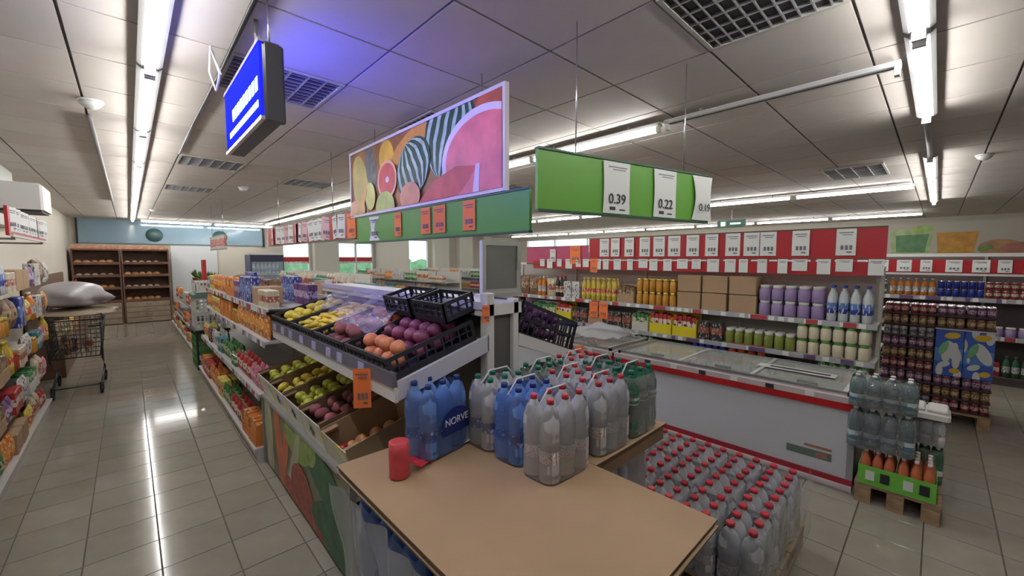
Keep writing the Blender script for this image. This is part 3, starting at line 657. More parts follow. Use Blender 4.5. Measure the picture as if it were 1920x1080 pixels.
# vegetable picture board below
def clip(poly, x0, y0, x1, y1):
    for ax, lim, sg in ((0, x0, 1), (0, x1, -1), (1, y0, 1), (1, y1, -1)):
        out = []
        for i in range(len(poly)):
            a, b = poly[i-1], poly[i]; ia = sg*(a[ax]-lim) >= 0; ib = sg*(b[ax]-lim) >= 0
            if ia != ib:
                t = (lim-a[ax])/(b[ax]-a[ax]); out.append((a[0]+(b[0]-a[0])*t, a[1]+(b[1]-a[1])*t))
            if ib: out.append(b)
        poly = out
        if not poly: return []
    return poly
def ell(cx, cy, rx, ry, rot=0, n=40):
    c, s_ = math.cos(rot), math.sin(rot)
    return [(cx+rx*math.cos(t)*c-ry*math.sin(t)*s_, cy+rx*math.cos(t)*s_+ry*math.sin(t)*c) for t in [2*PI*i/n for i in range(n)]]
def picture(parent, name, shapes, w, h, x, lay=.0012):
    """printed picture: flat coloured shapes on a board in the y-z plane, printed face towards -x; u runs towards -y"""
    for k, (nm, poly, m) in enumerate(shapes):
        polys = poly if isinstance(poly[0], list) else [poly]
        d = x-.0006*(k+1); mb = MB()
        for p in polys:
            p = clip(p, 0, 0, w, h); n = len(p)
            if n < 3: continue
            mb.add([(d, w/2-q[0], q[1]) for q in p]+[(d+.0005, w/2-q[0], q[1]) for q in p], [tuple(range(n)), tuple(range(2*n-1, n-1, -1))]+[(i, i+n, (i+1) % n+n, (i+1) % n) for i in range(n)])
        if mb.v: part(nm, mb, m, parent)
def art(name, c, noise=.2, ns=6): return mat('art_'+name, c, .45, noise=noise, nscale=ns)
def stripes(name, a, b, sc, rot=0, dist=2.0, cen=None):
    if name in MATS: return MATS[name]
    m, nt, p = principled(name); N = nt.nodes; L = nt.links
    tc = N.new('ShaderNodeTexCoord'); mp = N.new('ShaderNodeMapping'); mp.inputs['Rotation'].default_value = (rot, 0, 0); L.new(tc.outputs['Object'], mp.inputs[0])
    if cen: mp.vector_type = 'TEXTURE'; mp.inputs['Location'].default_value = (0, *cen); mp.inputs['Rotation'].default_value = (0, 0, 0)
    w = N.new('ShaderNodeTexWave'); w.inputs['Scale'].default_value = sc; w.inputs['Distortion'].default_value = dist
    if cen: w.wave_type = 'RINGS'; w.rings_direction = 'X'
    else: w.bands_direction = 'Y'
    L.new(mp.outputs[0], w.inputs[0]); r_ = N.new('ShaderNodeValToRGB'); r_.color_ramp.elements[0].position = .42; r_.color_ramp.elements[1].position = .55
    r_.color_ramp.elements[0].color = (*a, 1); r_.color_ramp.elements[1].color = (*b, 1); L.new(w.outputs[0], r_.inputs[0]); L.new(r_.outputs[0], p.inputs['Base Color'])
    p.inputs['Roughness'].default_value = .45; MATS[name] = m; return m
Wv, Hv = 1.92, .56
vb = thing('picture_board', 'low picture board of printed vegetables under the produce stand, facing the aisle', 'board', (.795, 3.04, .04))
part('board', MB().box(0, -Wv/2, 0, .015, Wv/2, Hv), art('veg_ground', (.16, .17, .1), .5, 4), vb); part('frame', MB().box(-.012, -Wv/2, Hv, .022, Wv/2, Hv+.025).box(-.012, -Wv/2-.012, -.03, .022, -Wv/2, Hv+.02).box(-.012, Wv/2, -.03, .022, Wv/2+.012, Hv+.02), grey, vb)
og = art('carrot', (.5, .13, .05)); lg = art('lettuce', (.22, .34, .08), .35, 16); pg = art('leek', (.38, .42, .27), .2); dg = art('cucumber_print', (.025, .11, .045), .4, 12); rd = art('tomato_print', (.3, .05, .03), .45, 20); wt = art('onion_print', (.42, .4, .28), .2)
picture(vb, 'veg', [('leek_print', ell(.16, .35, .12, .3, .15), pg), ('onion_print', ell(.2, .1, .11, .13), wt), ('carrot_print', ell(.5, .25, .1, .5, .28), og), ('carrot_print', ell(.68, .35, .07, .4, -.35), og), ('lettuce_print', ell(.95, .5, .3, .16, -.1), lg), ('leek_print', ell(.85, .22, .07, .4, -.5), pg), ('tomato_print', ell(1.06, .12, .26, .2, -.3), rd), ('tomato_print', ell(.75, .02, .14, .12), rd), ('tomato_print', ell(1.36, .02, .2, .16, .2), rd), ('cucumber_print', ell(1.5, .42, .32, .13, -.2), dg), ('cucumber_print', ell(1.62, .2, .36, .12, .25), dg), ('lettuce_print', ell(1.25, .5, .13, .09, .2), lg), ('cucumber_print', ell(1.75, .05, .3, .1, -.1), dg)], Wv, Hv, 0)

# fruit and vegetables
def round_mesh(name, r, m, sq=.9, dimple=.2, n=10, amp=.03, seed=1):
    rr = random.Random(seed); a, b2 = rr.uniform(0, 6), rr.uniform(0, 6)
    mb = MB()
    def fn(u, v):
        th = 2*PI*u; p = PI*(v-.5); k = 1+amp*math.sin(2*th+a)+amp*math.sin(3*th+b2)
        z = sq*math.sin(p); d = max(0, abs(math.sin(p))-.75)*dimple*2.2
        return (r*k*math.cos(p)*math.cos(th), r*k*math.cos(p)*math.sin(th), r+r*(z-(d if z > 0 else 0)))
    mb.grid(fn, n+2, n)
    mb.tube([(0, 0, r*(1+sq)-r*.45), (r*.08, 0, r*(1+sq)+r*.02)], r*.06, 4)
    return mb.mesh(name, m)
def long_mesh(name, L, r, bend, m, n=8, ends=.25):
    pts = [(bend*(1-(2*t-1)**2), L*(t-.5), r) for t in [i/9 for i in range(10)]]
    mb = MB(); vs = []
    for i in range(10):
        t = i/9; e = min(1, (math.sin(PI*min(max(t, .02), .98)))**ends)
        for j in range(n): a = 2*PI*j/n; vs.append((pts[i][0]+r*e*math.cos(a), pts[i][1], pts[i][2]+r*e*math.sin(a)))
    fs = [(i*n+j, i*n+(j+1) % n, (i+1)*n+(j+1) % n, (i+1)*n+j) for i in range(9) for j in range(n)]+[tuple(range(n-1, -1, -1)), tuple(9*n+j for j in range(n))]
    mb.add(vs, fs, 0, True); return mb.mesh(name, m)
fm = lambda n, c, v=.2, r=.4: mat('fruit_'+n, c, r, vary=v, noise=.15, nscale=20)
FR = {'lemon': (long_mesh('lemon', .1, .034, 0, fm('lemon', (.72, .58, .06)), ends=.6), .072),
 'banana': (long_mesh('banana', .17, .018, .04, fm('banana', (.75, .55, .06)), ends=.35), .05),
 'green_apple': (round_mesh('green_apple', .038, fm('gapple', (.5, .52, .06))), .076),
 'red_potato': (round_mesh('red_potato', .042, fm('rpot', (.3, .09, .1), .25, .7), .8, 0, amp=.09, seed=4), .08),
 'red_onion': (round_mesh('red_onion', .04, fm('ronion', (.22, .05, .12), .3), .9, -.1), .078),
 'eggplant': (long_mesh('eggplant', .16, .036, .01, fm('eggpl', (.12, .04, .12), .3, .25), ends=.5), .08),
 'peach': (round_mesh('peach', .04, fm('peach', (.68, .24, .12), .15, .6), .92, .15), .08),
 'onion': (round_mesh('onion', .045, fm('onion', (.6, .28, .12), .15), .85, -.2), .09),
 'white_onion': (round_mesh('white_onion', .04, fm('wonion', (.62, .55, .45), .1), .85, -.2), .085),
 'tomato': (round_mesh('tomato', .036, fm('tomato', (.5, .05, .03), .15, .25), .85, .2), .074),
 'avocado': (long_mesh('avocado', .11, .035, 0, fm('avo', (.04, .07, .03), .3), ends=.6), .08)}
def pile(kind, Mx, x0, x1, y0, y1, z, layers, look, where, skip=0):
    me, st = FR[kind]; nice = kind.replace('_', ' ')
    for l in range(layers):
        n = max(1, int((x1-x0-st*.4*l)/st)); m_ = max(1, int((y1-y0-st*.4*l)/(st*(1.9 if kind in ('banana', 'eggplant', 'lemon', 'avocado') and kind != 'avocado' else 1.1))))
        for i in range(n):
            for j in range(m_):
                if rnd.random() < skip: continue
                px = x0+(x1-x0)*(i+.5+.25*(l % 2))/(n+.25)+rnd.uniform(-.006, .006); py = y0+(y1-y0)*(j+.5+.25*(l % 2))/(m_+.25)+rnd.uniform(-.006, .006)
                p = Mx @ Vector((px, py, z+l*st*.72+rnd.uniform(0, .006)))
                solo(kind, me, None, '%s %s' % (look, where), 'fruit' if kind in ('lemon', 'banana', 'green_apple', 'peach', 'avocado') else 'vegetable', p, (rnd.uniform(-.25, .25), rnd.uniform(-.25, .25), rnd.uniform(0, 6) if kind != 'banana' else rnd.uniform(-.5, .5)), '%s %s' % (plural(nice).replace('potatos', 'potatoes').replace('tomatos', 'tomatoes'), where))
# black produce crates: local x 0..D (front at 0), y centred
def crate_mesh(D, Wd, H, lowfront=1.0):
    mb = MB(); t = .01
    mb.box(0, -Wd/2, 0, D, Wd/2, .008)
    for (ax, c0) in (('x', 0), ('x', D-t), ('y', -Wd/2), ('y', Wd/2-t)):
        hh = H*lowfront if (ax == 'x' and c0 == 0) else H
        L = Wd if ax == 'x' else D; k = int(L/.05)
        def bx(a, b, z0, z1):
            if ax == 'x': mb.box(c0, -Wd/2+a, z0, c0+t, -Wd/2+b, z1)
            else: mb.box(a, c0, z0, b, c0+t, z1)
        bx(0, L, 0, .035); bx(0, L, hh-.02, hh); bx(0, .02, .035, hh-.02); bx(L-.02, L, .035, hh-.02)
        bx(.02, L-.02, .035+(hh-.055)*.45, .035+(hh-.055)*.55)
        for i in range(1, k): bx(L*i/k-.004, L*i/k+.004, .035, hh-.02)
    return mb
ang = math.atan2(.14, .52)
cr = crate_mesh(.5, .48, .12).mesh('crate', blackm)
inner = [('purple onions and peaches', 1.66), ('purple potatoes, nearest the aisle end', 2.16), ('bananas', 2.66), ('lemons', 3.16)]
US = []
for k, (lb, yy) in enumerate(inner):
    o = link('produce_crate', cr, None, (.835, yy+.24, 1.238), (0, -ang, 0)); tag(o, 'black plastic produce crate of %s on the sloped upper shelf' % ['onions and peaches', 'purple potatoes', 'bananas', 'lemons'][k], 'crate', 'black crates on the sloped shelf')
    US.append(Matrix.Translation((.835, yy+.24, 1.238)) @ Matrix.Rotation(-ang, 4, 'Y'))
wh_ = 'in the %s black crate on the sloped shelf'
pile('red_onion', US[0], .16, .46, -.2, .2, .012, 2, 'dark red onion', wh_ % 'nearest'); pile('peach', US[0], .03, .16, -.2, .2, .012, 2, 'blushed peach', wh_ % 'nearest')
pile('red_potato', US[1], .03, .3, -.2, .2, .012, 2, 'reddish purple potato', wh_ % 'second'); pile('peach', US[1], .3, .46, -.2, .2, .012, 2, 'orange peach', wh_ % 'second')
pile('banana', US[2], .03, .46, -.2, .2, .012, 3, 'ripe yellow banana', wh_ % 'third')
pile('lemon', US[3], .03, .46, -.2, .2, .012, 2, 'yellow lemon', wh_ % 'fourth')
pf = film('crate_film', (.62, .58, .82), .3, .12, .8, 14)
def drape(x0, x1, y0, y1, zf, amp, seed, nu=26, nv=22):
    rr = random.Random(seed); ph = [rr.uniform(0, 6) for _ in range(5)]
    def fn(u, v):
        x = x0+(x1-x0)*u; y = y0+(y1-y0)*v
        z = zf(u, v)+amp*(math.sin(9*u+4*v+ph[0])+.7*math.sin(15*v-6*u+ph[1])+.5*math.sin(23*u+11*v+ph[2]))
        return (x, y, z)
    return MB().grid(fn, nu, nv)
for k, (ya, yb, x0, x1) in enumerate([(2.1, 2.66, .93, 1.3), (2.68, 3.5, 1.06, 1.32)]):
    solo('plastic_film', drape(x0, x1, ya, yb, lambda u, v: 1.40+.13*u+.02*math.sin(3*u), .016, 5+k), pf, 'crumpled clear plastic film over the %s black crate' % ['second', 'banana'][k], 'film')
# two upright crates behind
for k, yy in enumerate((1.66, 2.0)):
    o = link('produce_crate', crate_mesh(.2, .3, .11).mesh('crate', blackm), None, (1.14, yy+.17, 1.47), (0, -ang, 0)); tag(o, ['small dark crate at the back corner of the upper shelf by the white post', 'small dark crate lying behind the peaches on the upper shelf'][k], 'crate')
def otag(x, y, z, w, h, rz, label, group=None, m=None, roll=0): return hang_tag(x, y, z, w, h, rz, label, group, m or tago, 1, 0, roll)
otag(.77, 1.84, 1.285, .08, .19, .95, 'orange price tag hanging off the near front corner of the upper produce shelf', m=tago)
otag(1.325, 1.592, 1.56, .05, .09, PI/2, 'small orange tag pinned on the white post')

# printed cardboard boxes on the lower shelf
bp = printed('box_print', (.62, .62, .55), (.05, .12, .4), (.65, .6, .15), 0, .3, 3)
def obox_mesh(D, Wd, H, mout, mk):
    mb = MB(); t = .006
    mb.box(0, -Wd/2, 0, D, Wd/2, t, 1).box(0, -Wd/2, t, t, Wd/2, H, 0).box(D-t, -Wd/2, t, D, Wd/2, H*1.15, 1).box(t, -Wd/2, t, D-t, -Wd/2+t, H*1.05, 1).box(t, Wd/2-t, t, D-t, Wd/2, H*1.05, 1)
    mb.box(t, -Wd/2+t, H*.96, .09, -Wd/2+.05, H*1.0, 1).box(t, Wd/2-.05, H*.96, .09, Wd/2-t, H*1.0, 1)
    return mb.mesh('fruit_box', [mout, mk])
ang2 = math.atan2(.14, .55); ob = obox_mesh(.48, .38, .27, bp, kraftd)
LB = [('plain brown cardboard box of onions at the near end of the lower produce shelf', 'onion', kraft), ('printed fruit box of red potatoes on the lower produce shelf', 'red_potato', bp), ('blue and white printed box of green apples on lower produce shelf', 'green_apple', bp), ('blue and white printed box of lemons on lower produce shelf', 'lemon', bp), ('farthest printed box on the lower produce shelf, of yellow green apples', 'green_apple', bp)]
for k, (lb, kind, m) in enumerate(LB):
    yy = 2.29+k*.395
    o = link('fruit_box', ob if k else obox_mesh(.48, .38, .25, P('box_print_pale', (.45,.42,.3), (.05,.12,.4), (.65,.6,.15), 0, .25, 3), kraft), None, (.84, yy, .535), (0, -ang2, 0)); tag(o, lb, 'box')
    Mx = Matrix.Translation((.84, yy, .535)) @ Matrix.Rotation(-ang2, 4, 'Y'); pl = 'in the %s box of the lower produce shelf' % ['nearest', 'second', 'third', 'fourth', 'fifth'][k]
    if k == 0:
        pile('onion', Mx, .05, .42, -.15, .15, .06, 1, 'pale orange onion', pl, .2)
        pile('tomato', Mx, .03, .12, -.05, .15, .09, 1, 'red tomato', pl)
    else: pile(kind, Mx, .03, .46, -.17, .17, .1, 3, {'red_potato': 'dusky red potato', 'green_apple': 'yellow green apple', 'lemon': 'bright yellow lemon'}[kind], pl)
    if k in (1, 2, 3):   # blue leaf emblem on the box front
        mb = MB()
        for q in range(3): mb.xf(Matrix.Identity(4)); p = ell(0, 0, .05, .016, q*PI/3, 12); mb.add([(-.002, a, b+.18) for a, b in p], [tuple(range(11, -1, -1))])
        part('emblem', mb, mat('emblem_blue', (.02, .08, .4), .5), o)
# boxes on the right hand shelf
for k, (x, y, z, ry, lb) in enumerate([(1.6, 1.66, 1.352, .35, 'black plastic crate tilted on the right hand shelf of the produce stand'), (1.6, 2.3, 1.352, .35, 'black plastic crate behind, on the right hand produce shelf')]):
    o = link('produce_crate', crate_mesh(.56, .56, .22).mesh('crate', blackm), None, (x, y+.29, z), (0, ry, 0)); tag(o, lb, 'crate')
    pile('eggplant' if k == 0 else 'avocado', Matrix.Translation((x, y+.29, z)) @ Matrix.Rotation(ry, 4, 'Y'), .04, .52, -.25, .25, .05, 3, ['dark purple eggplant', 'dark green avocado'][k], 'in the %s black crate of the right hand shelf' % ['near', 'rear'][k])
otag(2.16, 1.62, 1.22, .09, .13, PI/2, 'orange price tag at the low end of the tilted black crate')
fill('x', 1.6, 2.1, 1.66, -1, .151, [('box_kraft', 1), ('bottle_dark', 4)], 'near produce stand foot, right side', rows=2)
fill('x', 1.6, 2.1, 1.64, -1, .576, [('bottle_dark', 4), ('jar_red', 2)], 'lower right shelf, produce stand', rows=3)
# grey panel standing on the stand top
r = thing('notice_board', 'plain grey notice board in a pale frame standing at right of produce stand top', 'board', (1.79, 1.98, 1.575))
part('frame', MB().box(-.17, 0, 0, -.14, .03, .34).box(.14, 0, 0, .17, .03, .34).box(-.14, 0, .31, .14, .03, .34).box(-.14, 0, 0, .14, .03, .025), white, r); part('sheet', MB().box(-.14, .01, .025, .14, .02, .31), mat('panel_grey', (.3, .3, .29), .5), r)
part('foot', MB().box(-.2, -.01, -.03, .17, .05, 0), white, r)
# flat cartons on top of the stand


# ------------------------------------------------------------------ grocery shelves beyond the produce stand
gondola('long low grocery shelving of the middle row, beyond the produce stand', .72, 1.44, 4.06, 7.95, [.6, 1.06, 1.35], 1.36, base=.12, deps=[.66, .6, .58], tags=1, lip=.05)
gondola('back half of the middle row shelving, facing the freezers', 2.16, 1.46, 4.06, 7.95, [.6, 1.0, 1.35], 1.42, base=.12, deps=[.6, .55, .5], tags=1)
fill('y', 4.1, 7.9, .72, -1, .121, [('tray_orange', 2), ('pouch_red', 4), ('pouch_green', 3), ('box_yellow', 2), ('pouch_orange', 4), ('box_red', 3)], 'bottom of middle row', rows=2)
fill('y', 4.1, 7.9, .78, -1, .601, [('pouch_pink', 3), ('pouch_red', 4), ('can_green', 3), ('pouch_green', 4), ('box_teal', 2), ('pouch_white', 3), ('box_black', 2), ('pouch_yellow', 3)], 'second shelf of middle row', rows=2)
fill('y', 4.1, 7.9, .84, -1, 1.061, [('pouch_orange', 8), ('jar_amber', 3), ('tray_orange', 3), ('box_yellow', 4)], 'third shelf of middle row', rows=2)
fill('y', 4.1, 7.9, .86, -1, 1.351, [('box_cream', 2), ('box_kraft', 1), ('box_blue', 4), ('box_purple', 2), ('tray_orange', 2), ('pouch_orange', 6), ('box_yellow', 2), ('box_teal', 2)], 'top of middle row', rows=1)
fill('y', 4.1, 7.9, 1.2, -1, 1.351, [('box_purple', 3), ('box_blue', 3), ('tray_kraft', 2), ('box_black', 3)], 'rear top row of middle shelving', rows=1)
for nm_, z, K in [('second', .601, [('box_white', 3), ('jar_red', 4)]), ('third', 1.001, [('box_purple', 3), ('bottle_oil', 5)]), ('top', 1.351, [('box_teal', 3), ('bag_cream', 3), ('box_kraft', 1)])]:
    fill('y', 4.1, 7.9, 2.06-.05*(z > 1)-.05*(z > 1.3), 1, z, K, nm_+' rear shelf facing freezers', rows=1)
solo('corner_bumper', MB().tube([(.88, 4.04, 1.34), (1.0, 3.96, 1.34), (1.2, 3.93, 1.37), (1.36, 3.93, 1.42)], .016), dark, 'curved black edging at the near end of the middle shelving top', 'edging')
# header strip hanging above the middle rows
sred = mat('sign_red', (.4, .012, .02), .45)
def banner(label, p0, p1, h, m, zb=None, up=None):
    x0, y0 = p0; x1, y1 = p1; L = math.hypot(x1-x0, y1-y0); a = math.atan2(y1-y0, x1-x0)-PI/2
    r = thing('header_banner', label, 'banner', ((x0+x1)/2, (y0+y1)/2, zb), a)
    part('board', MB().box(0, -L/2, 0, .02, L/2, h), m, r)
    part('edge_strip', MB().box(-.006, -L/2, -.012, .026, L/2, 0).box(-.006, -L/2, h, .026, L/2, h+.01), mat('strip_dark', (.03, .09, .06) if m == greenm else (.05, .01, .01), .4), r)
    if up: 
        for q in (-.32, .32): part('wire', MB().tube([(.01, q*L, h+.01), (.01, q*L, up-zb)], .0035, 6), steel, r)
    return r
banner('long green header board hanging over the produce stand, below the fruit poster', (1.6, 1.55), (1.6, 3.85), .225, greenm, 1.955, CEIL)
banner('dark red header board crowded with price tags, left of the green board', (1.6, 3.88), (1.6, 7.2), .26, sred, 2.0, CEIL)
for k, (y, w) in enumerate([(2.08, .13), (2.42, .15), (2.6, .13), (3.02, .11)]):
    otag(1.592, y, 2.17, w, .19, 0, ['orange price tag on green board, nearest its plain end', 'orange price tag on green board, right one of the close pair', 'orange price tag on green board, left one of the close pair', 'orange price tag on green board, farthest one'][k])
hang_tag(1.59, 3.45, 2.17, .16, .21, .1, 'white curled price tag on the green board, farthest from the stand end', None, tagw, 1, .012)
otag(1.59, 3.95, 2.24, .2, .24, 0, 'orange price tag at the start of the dark red header board')
for i in range(15):
    y = 4.2+i*.195; c = 'white' if i % 4 != 2 else 'pinkish'
    hang_tag(1.59, y, 2.25, .15, .24, rnd.uniform(-.3, .5), '%s price tag swinging from the dark red header board' % c, '%s tags on the dark red header board' % c, tagw if c == 'white' else mat('tag_pink', (.7, .45, .5), .6), 1, 0, rnd.uniform(-.15, .15))

# fruit poster standing on the green board
Wp, Hp = 2.17, .565
ps = thing('fruit_poster', 'framed fruit picture poster with cut watermelon standing above the green board', 'poster', (1.6, 2.84, 2.213))
part('board', MB().box(0, -Wp/2, 0, .015, Wp/2, Hp), art('poster_ground', (.3, .12, .04), .4, 5), ps)
b = MB(); t = .022
b.box(-.012, -Wp/2-t, -t, .02, -Wp/2, Hp+t).box(-.012, Wp/2, -t, .02, Wp/2+t, Hp+t).box(-.012, -Wp/2, Hp, .02, Wp/2, Hp+t).box(-.012, -Wp/2, -t, .02, Wp/2, 0)
part('frame', b, mat('poster_frame', (.68, .62, .68), .4), ps)
mdk = art('melon_dark', (.015, .06, .035), .4, 9); mlt = art('melon_light', (.38, .55, .42), .25, 12)
def melon(cx, cy, rx, ry, rot, n=6):
    out = [('melon_print', ell(cx, cy, rx, ry, rot), mdk)]; c, s_ = math.cos(rot), math.sin(rot)
    for k in range(n):
        a = -1+2*(k+.3)/n; b_ = -1+2*(k+.72)/n; w1, w2 = [], []
        for i in range(13):
            t = PI*(i/12-.5); w1.append((rx*a*math.cos(t)+.006*math.sin(9*t+k)*math.cos(t), ry*math.sin(t))); w2.append((rx*b_*math.cos(t)+.006*math.sin(8*t+k)*math.cos(t), ry*math.sin(t)))
        tf = lambda p: (cx+p[0]*c-p[1]*s_, cy+p[0]*s_+p[1]*c)
        out.append(('melon_stripe', [[tf(w1[i]), tf(w2[i]), tf(w2[i+1]), tf(w1[i+1])] for i in range(12)], mlt))
    return out
wf = art('melon_flesh', (.7, .16, .2), .15, 8); wfd = art('melon_flesh_deep', (.58, .06, .08), .2, 8); wr = art('melon_white_rind', (.72, .62, .74), .05)
# u from the far (left) end to the near (right) end
picture(ps, 'art', [('pear_print', ell(.2, .25, .16, .3, .3), art('pear', (.5, .42, .14))), ('pineapple_print', ell(.42, .38, .1, .22, .3), art('pine_dark', (.12, .13, .14), .4, 14)), ('lemon_print', ell(.72, .42, .13, .15, .3), art('lemon', (.72, .42, .05))), ('papaya_print', ell(1.1, .46, .3, .09, .3), art('papaya', (.62, .28, .06))),
  *melon(1.62, .42, .3, .3, -.35, 6), *melon(1.15, .27, .26, .21, .5, 6), ('red_apple_print', ell(2.08, .5, .16, .1), art('red_apple', (.45, .1, .05))),
  ('grapefruit_print', ell(.74, .24, .17, .16), art('gf_peel', (.8, .4, .25), .1)), ('grapefruit_cut_print', ell(.74, .24, .145, .135), wfd), ('core_print', ell(.75, .24, .03, .025), wr),
  ('slice_print', ell(.42, .14, .1, .12, .2), art('lime_pale', (.62, .62, .2))), ('slice_print', ell(.7, .02, .17, .13), art('lime', (.45, .55, .15))), ('peach_print', ell(.1, .04, .22, .09), art('pale_peach', (.6, .35, .22))), ('banana_print', ell(.25, .1, .16, .05, .9), art('ban', (.6, .36, .14))),
  ('rind_print', ell(1.98, .22, .42, .29), wr), ('flesh_print', ell(1.99, .21, .385, .255), wf), ('slice_red_print', [(1.25, 0), (1.75, 0), (1.95, .16), (1.72, .19), (1.45, .13)], wfd), ('peach_print', ell(1.12, .06, .15, .11), art('peachp', (.7, .3, .16))), ('rind_slice_print', [(1.9, 0), (1.96, 0), (1.97, .17), (1.93, .17)], wr)], Wp, Hp, 0)

# slanted green price board at the right
gb0, gb1 = (1.38, 1.30), (2.62, 1.02); gz = 2.03
gb = banner('wide green header board with three large price sheets, hanging over the water packs', gb0, gb1, .27, mat('sign_green_bright', (.13, .36, .05), .4), gz, CEIL)
ga = math.atan2(gb1[1]-gb0[1], gb1[0]-gb0[0])
for k, (t, pr, lb) in enumerate([(.385, '0.39', 'large price sheet reading 0.39 on the wide green board'), (.68, '0.22', 'large price sheet reading 0.22, middle one of the wide green board'), (.945, '0.19', 'curled price sheet reading 0.19 at the right end of the wide green board')]):
    x = gb0[0]+(gb1[0]-gb0[0])*t; y = gb0[1]+(gb1[1]-gb0[1])*t
    r = thing('price_sheet', lb, 'price tag', (x+.024*math.sin(ga), y-.024*math.cos(ga), gz+.27-.005), ga+PI/2)   # local -x faces the camera side
    bend = .004 if k < 2 else .013; w, h = .19, .262
    r.rotation_euler[2] = ga+PI/2
    pm_ = MB().grid(lambda u, v: (-.004-bend*math.sin(PI*v)*math.cos(2*(u-.5)), (u-.5)*w*(1-(.25 if k == 2 else .05)*math.sin(PI*v)), -h*v), 6, 8)
    pm_.grid(lambda u, v: (-.0025-bend*math.sin(PI*v)*math.cos(2*(u-.5)), (.5-u)*w*(1-(.25 if k == 2 else .05)*math.sin(PI*v)), -h*v), 6, 8)
    part('paper', pm_, tagw, r)
    tm = text_mesh(pr, .062, ink); tr_ = (PI/2, 0, -PI/2)
    o = part('lettering', tm, ink, r, (-.006-bend-(.004 if k == 2 else 0), 0, -.19), tr_); o.scale = (1,)*3 if k == 2 else (1.15,)*3
    l = MB().box(-.0065, -.07, -.03, -.0055, .06, -.024).box(-.0065, -.06, -.042, -.0055, .03, -.037)
    part('print', l, mat('ink_grey', (.25, .25, .3), .6), r)
    l = MB().box(-.0062, .01, -.245, -.0052, .05, -.228).box(-.0062, -.06, -.245, -.0052, -.02, -.238); part('barcode', l, ink, r)

# ------------------------------------------------------------------ displays at the far end of the left aisle
cw = mat('basket_white', (.6, .6, .58), .45)
def basket_mesh(w, d, h, m):
    mb = MB(); n = 7
    mb.box(-d/2, -w/2, 0, d/2, w/2, .01)
    for (a, b) in ((0, .03), (h*.48, h*.55), (h-.03, h)):
        mb.box(-d/2, -w/2, a, -d/2+.008, w/2, b).box(d/2-.008, -w/2, a, d/2, w/2, b).box(-d/2+.008, -w/2, a, d/2-.008, -w/2+.008, b).box(-d/2+.008, w/2-.008, a, d/2-.008, w/2, b)
    for i in range(n+1):
        y = -w/2+(w-.016)*i/n; mb.box(-d/2, y, .03, -d/2+.007, y+.016, h-.03).box(d/2-.007, y, .03, d/2, y+.016, h-.03)
        x = -d/2+(d-.016)*i/n; mb.box(x, -w/2, .03, x+.016, -w/2+.007, h-.03).box(x, w/2-.007, .03, x+.016, w/2, h-.03)
    return mb.mesh('crate', m)
wbk = basket_mesh(.6, .4, .26, cw); gbk = basket_mesh(.6, .4, .26, mat('basket_green', (.05, .24, .05), .45))
for i in range(2):
    tag(link('green_crate', gbk, None, (.93, 8.5, .262*i)), '%s green plastic crate of the stack past the middle row' % ['lower', 'upper'][i], 'crate')
solo('side_table', MB().box(-.24, -.36, .6, .24, .36, .64).box(-.22, -.34, 0, -.19, -.31, .6).box(.19, -.34, 0, .22, -.31, .6).box(-.22, .31, 0, -.19, .34, .6).box(.19, .31, 0, .22, .34, .6), dark, 'dark low stand over the green crates, carrying white baskets', 'stand', (.95, 8.5, 0))
for i in range(2):
    tag(link('white_crate', wbk, None, (.94, 8.5, .641+.262*i)), '%s white slatted crate of the stack past the middle row' % ['lower', 'upper'][i], 'crate')
solo('folding_tray', MB().box(-.22, -.32, 0, .22, .32, .05).box(-.2, -.3, .05, .2, .3, .06), mat('tray_teal', (.12, .2, .18), .4), 'grey green tray lying on top of the white crates', 'tray', (.94, 8.5, 1.167))
solo('white_basket', basket_mesh(.4, .34, .2, cw), None, 'small white basket above the grey green tray', 'basket', (.94, 8.5, 1.23))
r = thing('red_sign', 'red upright sign panel behind the white crates', 'sign', (1.0, 9.3, 1.0)); part('panel', MB().cbox(-.02, -.16, .3, .02, .16, .78, .005), redm, r); part('post', MB().tube([(0, 0, -1.0), (0, 0, .3)], .015), grey, r)
gondola('mixed low shelving beyond the white crates, on the right of the aisle', .78, 1.3, 9.6, 14.4, [.45, .8], 1.2, base=.12, deps=[.48, .4], tags=0)
fill('y', 9.65, 14.3, .78, -1, .121, [('pouch_yellow', 4), ('box_kraft', 1), ('pouch_red', 4), ('box_cream', 3)], 'bottom of far shelving', rows=1)
fill('y', 9.65, 14.3, .8, -1, .451, [('pouch_purple', 4), ('pouch_orange', 4), ('box_red', 3), ('pouch_green', 4)], 'middle of far shelving', rows=1)
fill('y', 9.65, 14.3, .88, -1, .801, [('pouch_green', 3), ('bottle_juice', 5), ('pouch_yellow', 3), ('box_red', 3), ('box_white', 4)], 'top of far shelving', rows=1)
